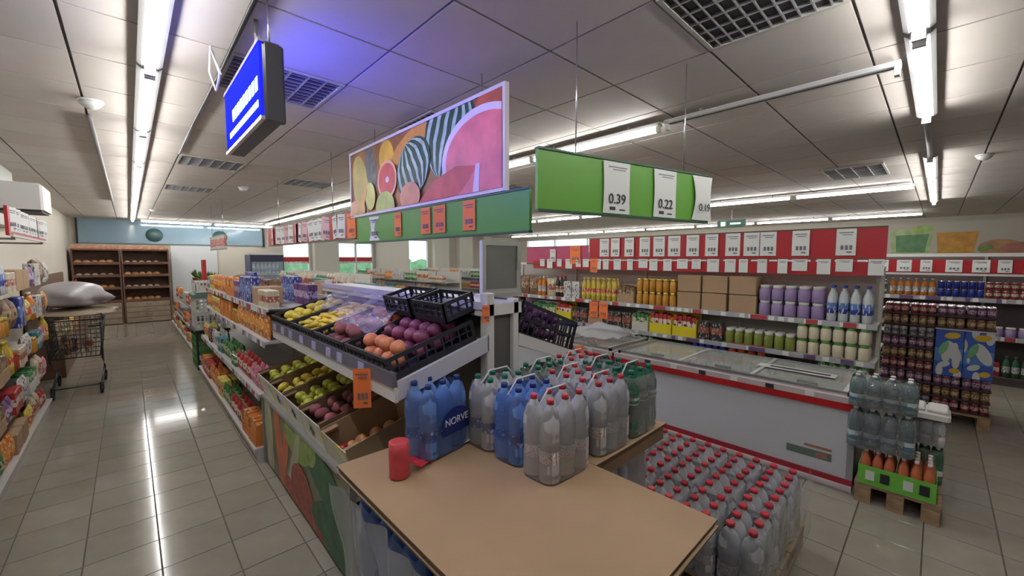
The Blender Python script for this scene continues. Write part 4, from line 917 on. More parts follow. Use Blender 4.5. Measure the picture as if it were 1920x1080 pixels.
# potted greens on it
def plant(x, y, z, label, seed, h=.3, n=26):
    rr = random.Random(seed); r = thing('potted_plant', label, 'plant', (x, y, z), 0, 'plants at the far end')
    part('pot', MB().lathe([(.06, 0), (.085, .13), (.09, .13), (.09, .15), (.08, .15), (0, .14)], 12), mat('pot_brown', (.3, .13, .06), .6), r)
    mb = MB()
    for i in range(n):
        a = rr.uniform(0, 6.28); t = rr.uniform(.3, 1); L = rr.uniform(.1, .18); c = Vector((math.cos(a)*.04, math.sin(a)*.04, .14)); d = Vector((math.cos(a)*t, math.sin(a)*t, rr.uniform(.5, 1.4))).normalized(); s_ = Vector((-math.sin(a), math.cos(a), 0))
        p = [c, c+d*L*.5+s_*.03, c+d*L*1.3, c+d*L*.5-s_*.03, c+d*L*.5+Vector((0, 0, -.006))]
        mb.add(p, [(0, 1, 2), (0, 2, 3), (0, 4, 1), (0, 3, 4), (1, 4, 2), (4, 3, 2)])
    part('foliage', mb, mat('foliage', (.1, .22, .05), .6, vary=.3), r)
for k, y in enumerate((10.0, 10.5, 11.2, 12.2)): plant(1.17, y, 1.205, ['nearest', 'second', 'third', 'farthest'][k]+' leafy potted plant atop the far low shelving', k)
for o in []:
    if o.name.startswith('potted_plant'): o.location.x = 1.2; o.location.z = 1.2
# drinks cooler and white counters in the back
r = thing('drinks_cooler', 'upright drinks cooler with a dark header, far behind the orange pouches', 'cooler', (2.6, 12.2, 0))
part('cabinet', MB().box(-.38, -.3, 0, -.35, .35, 1.9).box(.35, -.3, 0, .38, .35, 1.9).box(-.35, .3, 0, .35, .35, 1.9).box(-.35, -.3, 0, .35, .3, .2).box(-.35, -.3, 1.72, .35, .3, 1.9), mat('cooler_blue', (.04, .06, .16), .35), r)
part('header', MB().box(-.36, -.32, 1.74, .36, -.3, 1.88), mat('cooler_head', (.02, .02, .06), .4), r); part('top_light', MB().box(-.36, -.325, 1.9, .36, -.1, 1.94), white, r)
for z in (.6, 1.0, 1.4): part('shelf', MB().box(-.35, -.26, z-.015, .35, .3, z), white, r)
part('door_glass', MB().box(-.35, -.31, .2, .35, -.3, 1.72), film('cooler_glass', (.7, .85, .95), .25), r)
for z in (.2, .6, 1.0, 1.4): fill('x', 2.27, 2.93, 11.97, -1, z+.001, [('bottle_clear', 7)], 'in the far drinks cooler', rows=1)
r = thing('info_frame', 'framed notice board of small red pictures hanging at the far left centre', 'sign', (1.35, 10.2, 2.0)); part('board', MB().box(-.02, -.9, 0, .02, .9, .24), P('notice', (.5,.45,.35), (.45,.1,.08), (.6,.6,.58), .2, .8, 9), r); part('frame', MB().box(-.025, -.92, -.02, .025, .92, 0).box(-.025, -.92, .24, .025, .92, .26), grey, r); part('wire', MB().tube([(0, -.7, .26), (0, -.7, .92)], .004, 6).tube([(0, .7, .26), (0, .7, .92)], .004, 6), steel, r)
for k in range(3):
    r = gondola(['first', 'second', 'third'][k]+' low pale shelving island near the back windows', 3.2+2.4*k, 3.85+2.4*k, 8.5, 14.2, [.45, .85, 1.2], 1.45, base=.12, deps=[.55, .5, .45], group='islands near the back windows')
    fill('y', 8.6, 14.1, 3.32+2.4*k, -1, 1.201, [('box_cream', 4), ('bag_cream', 3), ('pouch_green', 4), ('box_white', 4), ('pouch_orange', 3)], 'top of %s rear island' % ['first', 'second', 'third'][k], rows=1)
    fill('y', 8.6, 14.1, 3.3+2.4*k, -1, .851, [('box_teal', 4), ('bag_brown', 3), ('box_red', 4), ('jar_amber', 6)], 'middle of %s rear island' % ['first', 'second', 'third'][k], rows=1)

# ------------------------------------------------------------------ chest freezers
fz_w = mat('freezer_white', (.52, .54, .56), .35); fz_t = mat('freezer_trim', (.55, .5, .5), .35); fz_in = mat('freezer_liner', (.5, .52, .5), .5)
fgl = film('freezer_glass', (.78, .84, .82), .42, .05)
def freezer(y0, y1, label, deco=False):
    x0, x1, H = 3.94, 4.86, .74
    r = thing('chest_freezer', label, 'freezer', ((x0+x1)/2, (y0+y1)/2, 0)); w = (x1-x0)/2; L = (y1-y0)/2
    b = MB(); t = .07
    b.box(-w, -L, .1, -w+t, L, H-.1).box(w-t, -L, .1, w, L, H-.1).box(-w+t, -L, .1, w-t, -L+t, H-.1).box(-w+t, L-t, .1, w-t, L, H-.1).box(-w+t, -L+t, .1, w-t, L-t, .2)
    part('body', b, fz_w, r)
    part('end_panel', MB().box(-w+.01, -L-.012, .06, w-.01, -L, H-.02), mat('freezer_end', (.16, .18, .2), .4), r)
    part('corner_post', MB().box(-w-.006, -L-.012, .06, -w+.03, -L+.03, H-.09), grey, r)
    rim = lambda o, z0, z1: MB().box(-w-o, -L-o, z0, -w+t, L+o, z1).box(w-t, -L-o, z0, w+o, L+o, z1).box(-w+t, -L-o, z0, w-t, -L+t, z1).box(-w+t, L-t, z0, w-t, L+o, z1)
    part('red_bumper', rim(.016, H-.1, H-.045), redm, r); part('top_rim', rim(.012, H-.045, H), fz_t, r)
    part('red_strip', MB().box(-w-.01, -L-.01, .055, w+.01, L+.01, .1), mat('strip_red_dark', (.3, .015, .03), .35), r)
    part('plinth', MB().box(-w-.02, -L-.01, .0, w-.02, L, .03).box(-w-.035, -L-.01, .025, w-.02, L, .055), fz_t, r)
    fr = part('lid_frame', MB().box(-w+.03, -L+.02, H, -w+.06, L-.02, H+.03).box(w-.06, -L+.02, H, w-.03, L-.02, H+.03).box(-w+.03, -L+.02, H, w-.03, -L+.05, H+.035).box(-w+.03, L-.05, H, w-.03, L-.02, H+.035), steel, r)
    n = 3
    for i in range(n):
        ya = -L+.05+(2*L-.1)*i/n; yb = ya+(2*L-.1)/n
        ld = part('lid', MB().box(-w+.06, ya, H+.012+.008*(i % 2), w-.06, yb, H+.018+.008*(i % 2)), fgl, r)
        part('lid_edge', MB().box(-w+.06, ya, H+.008, w-.06, ya+.03, H+.03), white, ld)
        part('handle', MB().box(-w+.1, ya+.2, H+.03, -w+.13, ya+.34, H+.045), grey, ld)
    for i in range(6):
        yy = -L+.25+i*(2*L-.4)/6; part('price_label', MB().box(-w-.02, yy, H-.04, -w-.013, yy+.06, H-.005), ink if i % 2 else tagw, r)
    if deco:
        e = part('emblem', MB().box(-w-.003, -L+.12, .2, -w, -L+.42, .26), mat('print_dark_green', (.12, .17, .13), .5), r, label='faded dark green print low on the front')
        part('print', MB().box(-w-.003, -L+.12, .28, -w, -L+.3, .3), mat('print_rust', (.35, .15, .1), .5), e); part('print', MB().box(-w-.004, -L+.15, .21, -w-.003, -L+.22, .25), MATS['print_rust'], e)
    # frozen goods
    gx = [-.3, -.1, .1, .3]
    for i in range(int((2*L-.2)/.19)):
        for q, x in enumerate(gx):
            k = ['box_white', 'box_teal', 'pouch_green', 'box_cream', 'box_blue', 'pouch_white'][(i//3+q) % 6]; sp = KIND[k][0]
            place(sp, ((x0+x1)/2+x, (y0+y1)/2-L+.16+i*.19, .42), rnd.uniform(-.2, .2)+PI/2, '%s under the glass lids of the %s chest freezer' % (KIND[k][4], 'near' if deco else 'rear'), KIND[k][5], 'frozen goods in the %s freezer' % ('near' if deco else 'rear'))
    part('goods_floor', MB().box(-w+t, -L+t, .4, w-t, L-t, .418), fz_in, r)
    return r
freezer(.38, 2.46, 'long white chest freezer with red bumper and sliding glass lids, nearest', True)
freezer(2.52, 4.6, 'second white chest freezer with red bumper, in line behind the first')
r = thing('paper_sign', 'white notice lying on the glass of the near freezer lid', 'notice', (4.45, .86, .772)); part('sheet', MB().box(-.09, -.3, 0, .05, .3, .003), tagw, r); part('print', MB().box(-.05, -.26, .003, .0, .2, .004), ink, r)
solo('plastic_film', drape(4.1, 4.75, 2.6, 3.3, lambda u, v: .85+.12*math.sin(PI*v)*math.sin(PI*u), .02, 9, 20, 20), film('film_clear', (.85, .9, .95), .45, .15), 'heap of shiny clear plastic on the second freezer', 'film')

# ------------------------------------------------------------------ shelving with the red header behind the freezers
gondola('tall white shelving with red header behind the freezers', 4.98, 5.42, .36, 5.4, [.5, .82, 1.18], 1.7, base=.12, deps=[.4, .4, .38], tags=1, lip=.05, mats=(mat('shelf_cream', (.5, .48, .45), .45), offw))
gondola('rear half of the red header shelving', 5.86, 5.44, .36, 5.4, [.5, .9, 1.3], 1.7, base=.12, deps=[.38, .36, .34])
for j, (z, K) in enumerate([(.121, [('can_green', 6), ('box_teal', 3), ('can_red', 6), ('jar_green', 5)]), (.501, [('can_green', 5), ('box_black', 3), ('jar_red', 4), ('can_blue', 5), ('box_teal', 3)]),
    (.821, [('jar_cream', 6), ('jar_green', 7), ('box_black', 2), ('tray_yellow', 2), ('tray_white', 1), ('box_black', 3), ('tray_kraft', 1), ('box_black', 2), ('tray_yellow', 1), ('tray_white', 2), ('box_purple', 2), ('tray_yellow', 1), ('bag_brown', 1), ('tray_orange', 2), ('box_purple', 3), ('pouch_yellow', 2)]),
    (1.181, [('bottle_clear', 4), ('tub_purple', 5), ('box_kraft', 3), ('jar_amber', 6), ('tray_kraft', 1), ('bottle_oil', 7), ('box_white', 2), ('bottle_dark', 2), ('bag_cream', 1), ('bottle_juice', 2), ('bag_brown', 2), ('box_cream', 4), ('box_kraft', 2), ('box_white', 4)])]):
    fill('y', .4, 5.36, [4.98, 5.0, 5.01, 5.03][j], -1, z, K, ['bottom', 'second', 'third', 'top'][j]+' shelf behind freezers', rows=2 if j > 1 else 1, hmax=.41 if j == 3 else .29, hs=1.18)
for z, K in [(.901, [('box_red', 3), ('can_blue', 5)]), (1.301, [('box_cream', 3), ('bottle_oil', 4)])]:
    fill('y', .4, 5.36, 5.86-.06, 1, z, K, 'rear side of red header shelving', rows=1)
banner('long red header board with price tags over the shelving behind the freezers', (5.0, .33), (5.0, 3.6), .29, sred, 1.8)
banner('orange red header board at the far end of the red one', (5.0, 3.62), (5.0, 4.9), .27, mat('sign_pink', (.45, .06, .14), .5), 1.72)
part('support', MB().box(.1, -1.6, -.22, .13, -1.57, .1).box(.1, 1.57, -.22, .13, 1.6, .1).box(.02, -1.6, .0, .13, -1.57, .03).box(.02, 1.57, 0, .13, 1.6, .03), grey, [o for o in C.objects if o.name.startswith('header_banner')][-2])
solo('top_rail', MB().box(0, 0, 0, .03, 4.9, .035), white, 'pale rail along the top edge of the shelving behind the freezers', 'rail', (5.01, .4, 1.7))
lower = solo('tag_strip', MB().box(0, 0, 0, .012, 4.4, .13), sred, 'narrow red strip holding the lower row of tags above the shelves', 'strip', (4.996, .34, 1.64))
for i, y in enumerate([.62, .98, 1.27, 1.43, 1.62, 1.85, 2.07, 2.3, 2.5, 2.7, 2.93, 3.15, 3.33]):
    hang_tag(4.99, y, 2.085, .15, .255, rnd.uniform(-.12, .12), 'white price tag on the long red header board, %s from its near end' % ORD[i].replace('nearest', 'first'), 'upper tags of the red header', style=1)
for i in range(24):
    y = .42+i*.178+rnd.uniform(-.03, .03); w = rnd.choice([.09, .11, .13])
    hang_tag(4.985, y, 1.795, w, rnd.choice([.12, .15]), rnd.uniform(-.1, .1), 'small white tag in the lower row under the red header board', 'lower tags of the red header', style=0)
otag(4.985, 3.85, 1.99, .2, .27, 0, 'orange price tag on the pinkish header board'); otag(4.98, 3.5, 1.8, .12, .2, 0, 'orange tag hanging below the joint of the header boards')
hang_tag(4.985, 4.3, 1.95, .12, .2, 0, 'pale tag on the far pinkish header board', None, style=1)
for k, y in enumerate((3.35, 3.52)): otag(5.022, y, 1.16, .15, .24, 0, ['orange round edged tag on the shelf rail, right of a pair', 'orange round edged tag on the shelf rail, left of a pair'][k], None, tago)

# water jugs at the near end of the top shelf
def bottle_spec(r, h, body, lab, cap, n=12, lab_z=(.13, .4), cs=1):
    b = MB().lathe([(r*.72, 0), (r*.95, h*.02), (r, h*.05), (r*.95, h*.1), (r, h*.14), (r, h*.24), (r*.93, h*.27), (r*.93, h*.5), (r, h*.53), (r*.96, h*.58), (r, h*.66), (r*.95, h*.75), (r*.72, h*.84), (r*.36, h*.91), (r*.3, h*.95)], n).mesh('bottle', body)
    c = MB().lathe([(r*.34*cs, h*.94), (r*.34*cs, h*.99), (r*.29*cs, h)], 10).mesh('cap', cap)
    l = MB().lathe([(r*.975, h*lab_z[0]), (r*.975, h*lab_z[1])], n); l.f = l.f[:n]; l.m = l.m[:n]; l.sm = l.sm[:n]
    l = l.mesh('label', lab)
    return ('bottle', b, (0, 0, 0), [('cap', c, (0, 0, 0), []), ('label', l, (0, 0, 0), [])])
def wmat(name, c, a, r=.1): 
    m = film(name, c, a, r); return m
w_clear = pet('pet_clear', (.9, .94, 1), .5, .35); w_blue = pet('pet_blue', (.2, .42, 1), .6, .3); w_green = pet('pet_green', (.03, .25, .12), .5, .35); w_pale = pet('pet_pale_green', (.6, .78, .74), .15, .6)
lab_w = P('label_white', (.85,.82,.84), (.82,.7,.74), (.6,.36,.44), .3, .6, 11); lab_b = P('label_navy', (.03,.06,.3), (.05,.1,.42), (.3,.4,.7), .3, .6, 4); lab_g = P('label_greenwhite', (.65,.68,.66), (.1,.35,.2), (.6,.62,.6), .2, .5, 4)
cap_r = mat('cap_red', (.5, .03, .05), .35, vary=.2); cap_b = mat('cap_navy', (.02, .04, .2), .35); cap_g = mat('cap_dkgreen', (.01, .16, .09), .35); cap_w = mat('cap_white', (.7, .7, .7), .35)
shrink = pet('shrink_wrap', (.95, .97, 1), .1, .2, .6, 16, .12, .7)
BR_ = .0445; BH = .33
def pack_spec(b, nx=3, ny=2, r=BR_, h=BH, wrap=True, wm=None, handle=True, lite=False):
    kids = []
    for i in range(nx):
        for j in range(ny):
            x = (i-(nx-1)/2)*r*2.02; y = (j-(ny-1)/2)*r*2.02
            kids.append((b[0], b[1], (x, y, 0), b[3] if not lite else b[3][:1]))
    X, Y = nx*r*1.01+.002, ny*r*1.01+.002
    if wrap:
        w = MB(); c = r*.7; rings = []
        for z, k in ((.004, 1), (h*.2, 1.0), (h*.62, 1.0), (h*.78, .9), (h*.9, .72)):
            ring = []
            for q in range(24):
                t = 2*PI*q/24; ct, st = math.cos(t), math.sin(t)
                sx = math.copysign(abs(ct)**.45, ct); sy = math.copysign(abs(st)**.45, st)
                ring.append(((X-r*(1-k))*sx, (Y-r*(1-k))*sy, z+.004*math.sin(6*t)))
            rings.append(ring)
        vs = [p for rg in rings for p in rg]
        fs = [(a*24+i, a*24+(i+1) % 24, (a+1)*24+(i+1) % 24, (a+1)*24+i) for a in range(4) for i in range(24)]
        w.add(vs, fs, 0, True); kids.append(('shrink_wrap', w.mesh('shrink_wrap', wm or shrink), (0, 0, 0), []))
    if handle: kids.append(('carry_strap', MB().tube([(-X*.8, 0, h*.88), (-X*.4, 0, h+.02), (X*.4, 0, h+.02), (X*.8, 0, h*.88)], .004, 5).mesh('strap', cap_w), (0, 0, 0), []))
    return ('water_pack', None, (0,0,0), kids)
B_clear = bottle_spec(BR_, BH, w_clear, lab_w, cap_r); B_blue = bottle_spec(BR_, BH, w_blue, lab_b, cap_b); B_green = bottle_spec(BR_, BH, w_green, lab_g, cap_g, lab_z=(.5, .64)); B_pale = bottle_spec(BR_, BH, w_pale, lab_g, cap_g); B_wb = bottle_spec(BR_, BH, w_clear, lab_b, cap_g)
P_clear = pack_spec(B_clear); P_blue = pack_spec(B_blue, wm=pet('shrink_blue', (.2, .42, 1), .14, .35, .6, 14, .12, .6)); P_green = pack_spec(B_green); P_pale = pack_spec(B_pale); P_wb = pack_spec(B_wb)
jug = bottle_spec(.075, .34, w_clear, lab_b, cap_w)

# ------------------------------------------------------------------ pallets under the cardboard, water packs
def pallet(label, x0, y0, x1, y1, name='wooden_pallet'):
    r = thing(name, label, 'pallet', ((x0+x1)/2, (y0+y1)/2, 0)); w, L = (x1-x0)/2, (y1-y0)/2
    k = max(3, int(2*w/.16)); bd = MB().box(-w/k+.008, -L, .122, w/k-.008, L, .144).mesh('board', wood)
    for i in range(k): link('board', bd, r, (-w+(2*i+1)*w/k, 0, 0))
    cb = MB().box(-w, -.045, .1, w, .045, .122).mesh('crossboard', wood); bm_ = MB().box(-w, -.045, 0, w, .045, .022).mesh('skid', wood)
    bl_ = MB().box(-.06, -.045, .022, .06, .045, .1).mesh('block', wood)
    for y in (-L+.05, 0, L-.05):
        link('crossboard', cb, r, (0, y, 0)); link('skid', bm_, r, (0, y, 0))
        for x in (-w+.06, 0, w-.06): link('block', bl_, r, (x, y, 0))
    return r
TZ = .92
pallet('wooden pallet under the near cardboard sheet and its blue water packs', .62, .5, 1.38, 1.7)
pallet('wooden pallet under the second cardboard sheet, beside the near one', 1.43, 1.0, 2.03, 1.6)
def level(x0, y0, x1, y1, z, spec, label, group, only=None, rot90=False):
    lx, ly = (.275, .184) if not rot90 else (.184, .275)
    nx, ny = int((x1-x0+.01)/lx), int((y1-y0+.01)/ly)
    for i in range(nx):
        for j in range(ny):
            if only and not only(i, j, nx, ny): continue
            place(spec, (x0+lx*(i+.5)+(x1-x0-nx*lx)/2, y0+ly*(j+.5)+(y1-y0-ny*ly)/2, z), PI/2 if rot90 else 0, label, 'water pack', group)
P_blue_l = pack_spec(B_blue, wm=MATS['shrink_blue'], handle=False, lite=True); P_clear_l = pack_spec(B_clear, handle=False, lite=True)
edge = lambda i, j, nx, ny: i in (0, nx-1) or j == 0
for q in range(2): level(.62, .5, 1.38, 1.7, .146+q*.345, P_blue_l, 'blue water pack in the %s layer beneath the near cardboard sheet' % ['lower', 'upper'][q], 'blue packs beneath the near cardboard', edge, True)
for q in range(2): level(1.43, 1.0, 2.03, 1.6, .146+q*.345, P_clear_l, 'clear water pack in the %s layer beneath the second cardboard sheet' % ['lower', 'upper'][q], 'clear packs beneath the second cardboard', lambda i, j, nx, ny: j < 1 or i == nx-1)
def board_sheet(x0, y0, x1, y1, z, label, seed, droop=.0, t=.007):
    rr = random.Random(seed); mb = MB(); a, b2 = rr.uniform(0, 6), rr.uniform(0, 6)
    f = lambda u, v, dz: (x0+(x1-x0)*u, y0+(y1-y0)*v, z+dz+.003*math.sin(5*u+a)*math.sin(4*v+b2)-droop*max(0, .12-v)**2*40)
    mb.grid(lambda u, v: f(u, v, t), 12, 12, 0, False); mb.grid(lambda u, v: f(1-u, v, 0), 12, 12, 0, False)
    for e in range(4):
        n = 12
        def q(i, dz, e=e):
            s_ = i/n
            return f(*((s_, 0), (1, s_), (1-s_, 1), (0, 1-s_))[e], dz)
        vs = [q(i, 0) for i in range(n+1)]+[q(i, t) for i in range(n+1)]
        mb.add(vs, [(i, i+1, n+1+i+1, n+1+i) for i in range(n)], 1)
    return mb
kedge = mat('board_edge', (.13, .08, .045), .9)
for q, (dx, z) in enumerate([(0, TZ-.034), (.008, TZ-.021), (0, TZ-.008)]):
    solo('cardboard_sheet', board_sheet(.6+dx, .47-dx, 1.405-dx, 1.72, z-.004 if q < 2 else z, '', q+1, .0), [kraft if q == 2 else mat('kraft_pale', (.42, .3, .19), .85), kedge], ['lowest of the three brown cardboard sheets on the blue water packs', 'middle one of the three brown cardboard sheets on the blue water packs', 'large bare brown cardboard sheet on top in the foreground'][q], 'cardboard')
solo('cardboard_sheet', board_sheet(1.412, .965, 2.06, 1.6, TZ-.012, '', 9), [kraft, kedge], 'brown cardboard sheet under the clear and green water packs', 'cardboard')
solo('cardboard_collar', MB().box(1.43, .975, TZ-.09, 2.05, .982, TZ-.016), kraftd, 'folded dark flap hanging from the second cardboard sheet', 'cardboard')
z = TZ+.003
bp_ = place(pack_spec(B_blue, wm=MATS['shrink_blue'], handle=False), (1.0, 1.565, z), .2, 'upright blue water pack with a navy lettered label, alone beside the red roll', 'water pack')
lbm = MB()
def bend_pt(a, b): return (a, -.098, b)
lbm.add([(p[0]*1.0+.03, -.0965, p[1]+.15) for p in ell(0, 0, .085, .055)], [tuple(range(40))]); lbm.add([(.03-.088+i*.176, -.0968, .09+j*.07) for j in (0, 1) for i in (0, 1)], [(0, 1, 3, 2)])
navy = mat('navy_print', (.01, .02, .16), .35); part('printed_label', lbm, navy, bp_)
part('lettering', text_mesh('NORVE', .046, mat('letter_white', (.75, .78, .85), .4)), ink, bp_, (.035, -.0975, .145), (PI/2, 0, 0))
k = 0
grid_packs = [(1.26, 1.06, P_clear, 'clear water pack with red caps, foremost on the big cardboard'), (1.6, 1.07, P_clear, 'clear red capped water pack on the second cardboard, left of green ones'), (1.875, 1.07, P_green, 'green bottle pack at the right front corner of the second cardboard'),
 (1.27, 1.25, P_blue, 'blue water pack directly behind the foremost clear one'), (1.6, 1.255, P_clear, 'clear red capped pack in second row, between blue and pale ones'), (1.875, 1.255, P_pale, 'pale green capped water pack behind the green bottle pack'),
 (1.27, 1.435, P_wb, 'clear water pack with navy labels and green caps, rear left'), (1.6, 1.44, P_pale, 'pale water pack with green caps in the rear row middle'), (1.875, 1.44, P_clear, 'clear red capped water pack in the rear row at right')]
for x, y, sp, lb in grid_packs: place(sp, (x, y, z if x < 1.4 else z-.006), rnd.uniform(-.02, .02), lb, 'water pack')
# red roll with a torn sheet, white paper
r = thing('red_bag_roll', 'red roll of plastic bags standing on the cardboard, its loose end trailing', 'roll', (.755, 1.46, z), .3)
part('roll', MB().lathe([(.012, 0), (.04, .0), (.041, .004), (.0405, .05), (.0415, .1), (.04, .142), (.03, .146), (.012, .143)], 20), mat('roll_red', (.55, .06, .07), .45, bump=.5, nscale=30), r)
part('loose_end', drape(.035, .15, -.05, .04, lambda u, v: .004+(.075*(1-u)**1.2)*(.4+.6*v), .004, 4, 12, 8), mat('loose_red', (.55, .03, .05), .4), r)
sh_ = MB().grid(lambda u, v: (.2*u, .16*v, .002+.05*(v**2)*(1-.5*u)+.01*math.sin(5*u)), 10, 8)
solo('white_sheet', sh_, mat('paper_white', (.68, .68, .7), .6), 'curled white paper between the lone blue pack and the other packs', 'paper', (1.09, 1.5, z), -.1)
# wrinkled film hanging from the near pallet load
fw = film('stretch_film', (.55, .57, .6), .5, .22)
def curtain(x0, y0, x1, y1, z0, z1, out, seed):
    rr = random.Random(seed); ph = [rr.uniform(0, 6) for _ in range(5)]
    dx, dy = x1-x0, y1-y0; L = math.hypot(dx, dy); nx_, ny_ = dy/L, -dx/L
    def fn(u, v):
        o_ = out*(1-v)**.8*(.6+.4*math.sin(7*u+ph[0]))+.012*math.sin(30*u+5*v+ph[1])+.01*math.sin(19*u-9*v+ph[2])
        return (x0+dx*u-nx_*o_, y0+dy*u-ny_*o_, z0+(z1-z0)*v)
    return MB().grid(fn, 46, 18)
solo('stretch_film', curtain(.585, 1.72, .585, .9, .02, .86, .09, 2), fw, 'wrinkled clear stretch film hanging down the aisle side of the near pallet', 'film')

# pallet of red capped bottles in front of the freezer
pallet('wooden pallet carrying the field of red capped bottles', 2.08, .49, 2.99, 1.53)
xs = 2.1; cnt = 0
B_big = bottle_spec(.0505, .34, w_clear, lab_w, cap_r, cs=1.25)
P_cc = pack_spec(B_big, r=.0505, h=.34, handle=False)
for i in range(3):
    for j in range(4):
        x, y = 2.07+.308*(i+.5), .5+.208*(j+.5)
        place(P_cc, (x+rnd.uniform(-.004, .004), y, .146), (rnd.uniform(-.015, .015), rnd.uniform(-.015, .015), rnd.uniform(-.02, .02)), 'red capped clear water pack on the floor pallet, %s row from the front, %s column' % (ORD[j].replace('nearest', 'first'), ['left', 'middle', 'right'][i]), 'water pack')
for i in range(3): place(P_cc, (2.07+.308*(i+.5), 1.44, .146), (0, 0, rnd.uniform(-.05, .05)), 'red capped pack at the rear edge of the floor pallet, %s one' % ['left', 'middle', 'right'][i], 'water pack')
for i in range(2): place(P_cc, (2.36+.31*i, 1.35, .146+.345), (.03, 0, .06), 'red capped pack stacked as second layer at the rear of floor pallet, %s' % ['left', 'right'][i], 'water pack') if i > 5 else None
solo('stretch_film', curtain(3.0, .475, 2.06, .475, .05, .5, .0, 6), film('film_thin', (.8, .82, .86), .22, .15), 'thin clear film along the front of the red capped bottles', 'film')

# ------------------------------------------------------------------ small drinks pallet by the freezer end
pallet('small wooden pallet of drinks by the dark end of the freezer', 3.86, -.1, 4.46, .35)
gt = mat('tray_bright_green', (.16, .5, .06), .45); ct = mat('tray_redbrown', (.4, .12, .05), .6)
def can_tray_spec(name, nx, ny, r, h, tray_m, b, th=.06):
    X, Y = nx*r+.006, ny*r+.006; mb = MB(); t = .004
    mb.box(-X, -Y, 0, X, Y, t).box(-X, -Y, t, -X+t, Y, th).box(X-t, -Y, t, X, Y, th).box(-X+t, -Y, t, X-t, -Y+t, th).box(-X+t, Y-t, t, X-t, Y, th)
    kids = [('tray', mb.mesh('tray', tray_m), (0,0,0), [])]
    for i in range(nx):
        for j in range(ny): kids.append(('bottle', b, ((i-(nx-1)/2)*2*r, (j-(ny-1)/2)*2*r, t), []))
    return (name, None, (0,0,0), kids)
sb = bottle_mesh('bottle', .031, .25, mat('soda_red', (.5, .14, .06), .2), redm, mat('cap_pale', (.65, .6, .55), .4), 10)
sp = can_tray_spec('drinks_tray', 4, 3, .032, .25, gt, sb, .14)
for j in range(2): place(sp, (3.99, .03+.2*j, .146), 0, ['bright green tray of red labelled drinks on the small pallet, right', 'bright green tray of red labelled drinks on the small pallet, left'][j], 'drinks tray')
sp2 = pack_spec(bottle_spec(.046, .3, pet('pet_teal', (.3, .5, .52), .25, .55), P('label_teal', (.5,.6,.6), (.05,.2,.3), (.6,.65,.65), .2, .6, 3), cap_w), 2, 4, .046, .3, handle=False)
for k in range(2): place(sp2, (3.96, .1+.13+.0*k, .4+k*.305), 0, ['teal tinted water pack on the green drinks trays, lower one', 'teal tinted water pack topmost over the green drinks trays'][k], 'water pack')
for o in [o for o in C.objects if o.name.startswith('water_pack')][-1:]: o.location.z = .705; o.scale = (1, 1, .8)
place(pack_spec(bottle_spec(.034, .28, w_green, lab_w, cap_w), 3, 3, .034, .28, handle=False), (4.3, .0, .146), 0, 'pack of green bottles at the right of the small pallet', 'water pack')
place(pack_spec(bottle_spec(.034, .2, w_clear, lab_w, cap_r), 3, 3, .034, .2, handle=False), (4.3, .0, .428), 0, 'small clear bottle pack on top of the green bottles', 'water pack')
solo('tissue_pack', MB().cbox(-.12, -.12, 0, .12, .12, .05, .015).cbox(-.11, -.11, .052, .11, .0, .075, .01).cbox(-.11, .01, .052, .11, .11, .075, .01), mat('pack_white', (.68, .68, .66), .5), 'white wrapped pack lying topmost at the right of small pallet', 'pack', (4.3, 0, .632))

for o in [o for o in C.objects if o.name.startswith('drinks_tray')]:
    for q in range(2): part('emblem', MB().box(-.139, -.07+q*.08, .04, -.138, -.02+q*.08, .11), mat('tray_print', (.65, .7, .6), .5) if q else dark, o)
# ------------------------------------------------------------------ tower of canned drinks
pallet('dark pallet beneath the tower of canned drinks', 6.4, -.46, 7.2, .4)
bkt = mat('tray_dark', (.06, .035, .05), .5)
cans = {k: KIND[k][0][1] for k in ('can_blue', 'can_red', 'can_green')}
cd = {'purple': can_mesh('can_purple', .033, .12, P('can_purple_p', (.2,.08,.2), (.5,.4,.45), (.1,.02,.08))), 'brown': can_mesh('can_brown', .033, .12, P('can_brown_p', (.25,.14,.06), (.5,.4,.25), (.15,.04,.03))), 'red': can_mesh('can_redd', .033, .12, P('can_red_p', (.3,.03,.04), (.55,.45,.4), (.1,.01,.02))), 'grey': can_mesh('can_greyd', .033, .12, P('can_grey_p', (.3,.3,.32), (.1,.1,.14), (.5,.5,.5)))}
trs = {k: can_tray_spec('can_tray', 3, 3, .0335, .12, bkt, m, .02) for k, m in cd.items()}
order = ['grey', 'brown', 'purple', 'red', 'brown', 'purple', 'grey', 'brown', 'red']
hgt = ['lowest', 'second', 'third', 'fourth', 'fifth', 'sixth', 'seventh', 'eighth', 'topmost']
for l in range(9):
    for j in range(4):
        y = -.34+j*.215; right = j < 2
        if right and 3 <= l <= 6: continue
        c = order[(l+(3 if right else 0)) % 9]
        place(trs[c], (6.52, y, .146+l*.128), 0, '%s can tray, %s layer of the can tower, %s column' % (c, hgt[l], ['rightmost', 'second right', 'second left', 'leftmost'][j]), 'can tray')
solo('core_box', MB().cbox(0, 0, 0, .55, .84, 1.1), bkt, 'dark shrink wrapped bulk behind the trays of the can tower', 'carton', (6.63, -.45, .146))
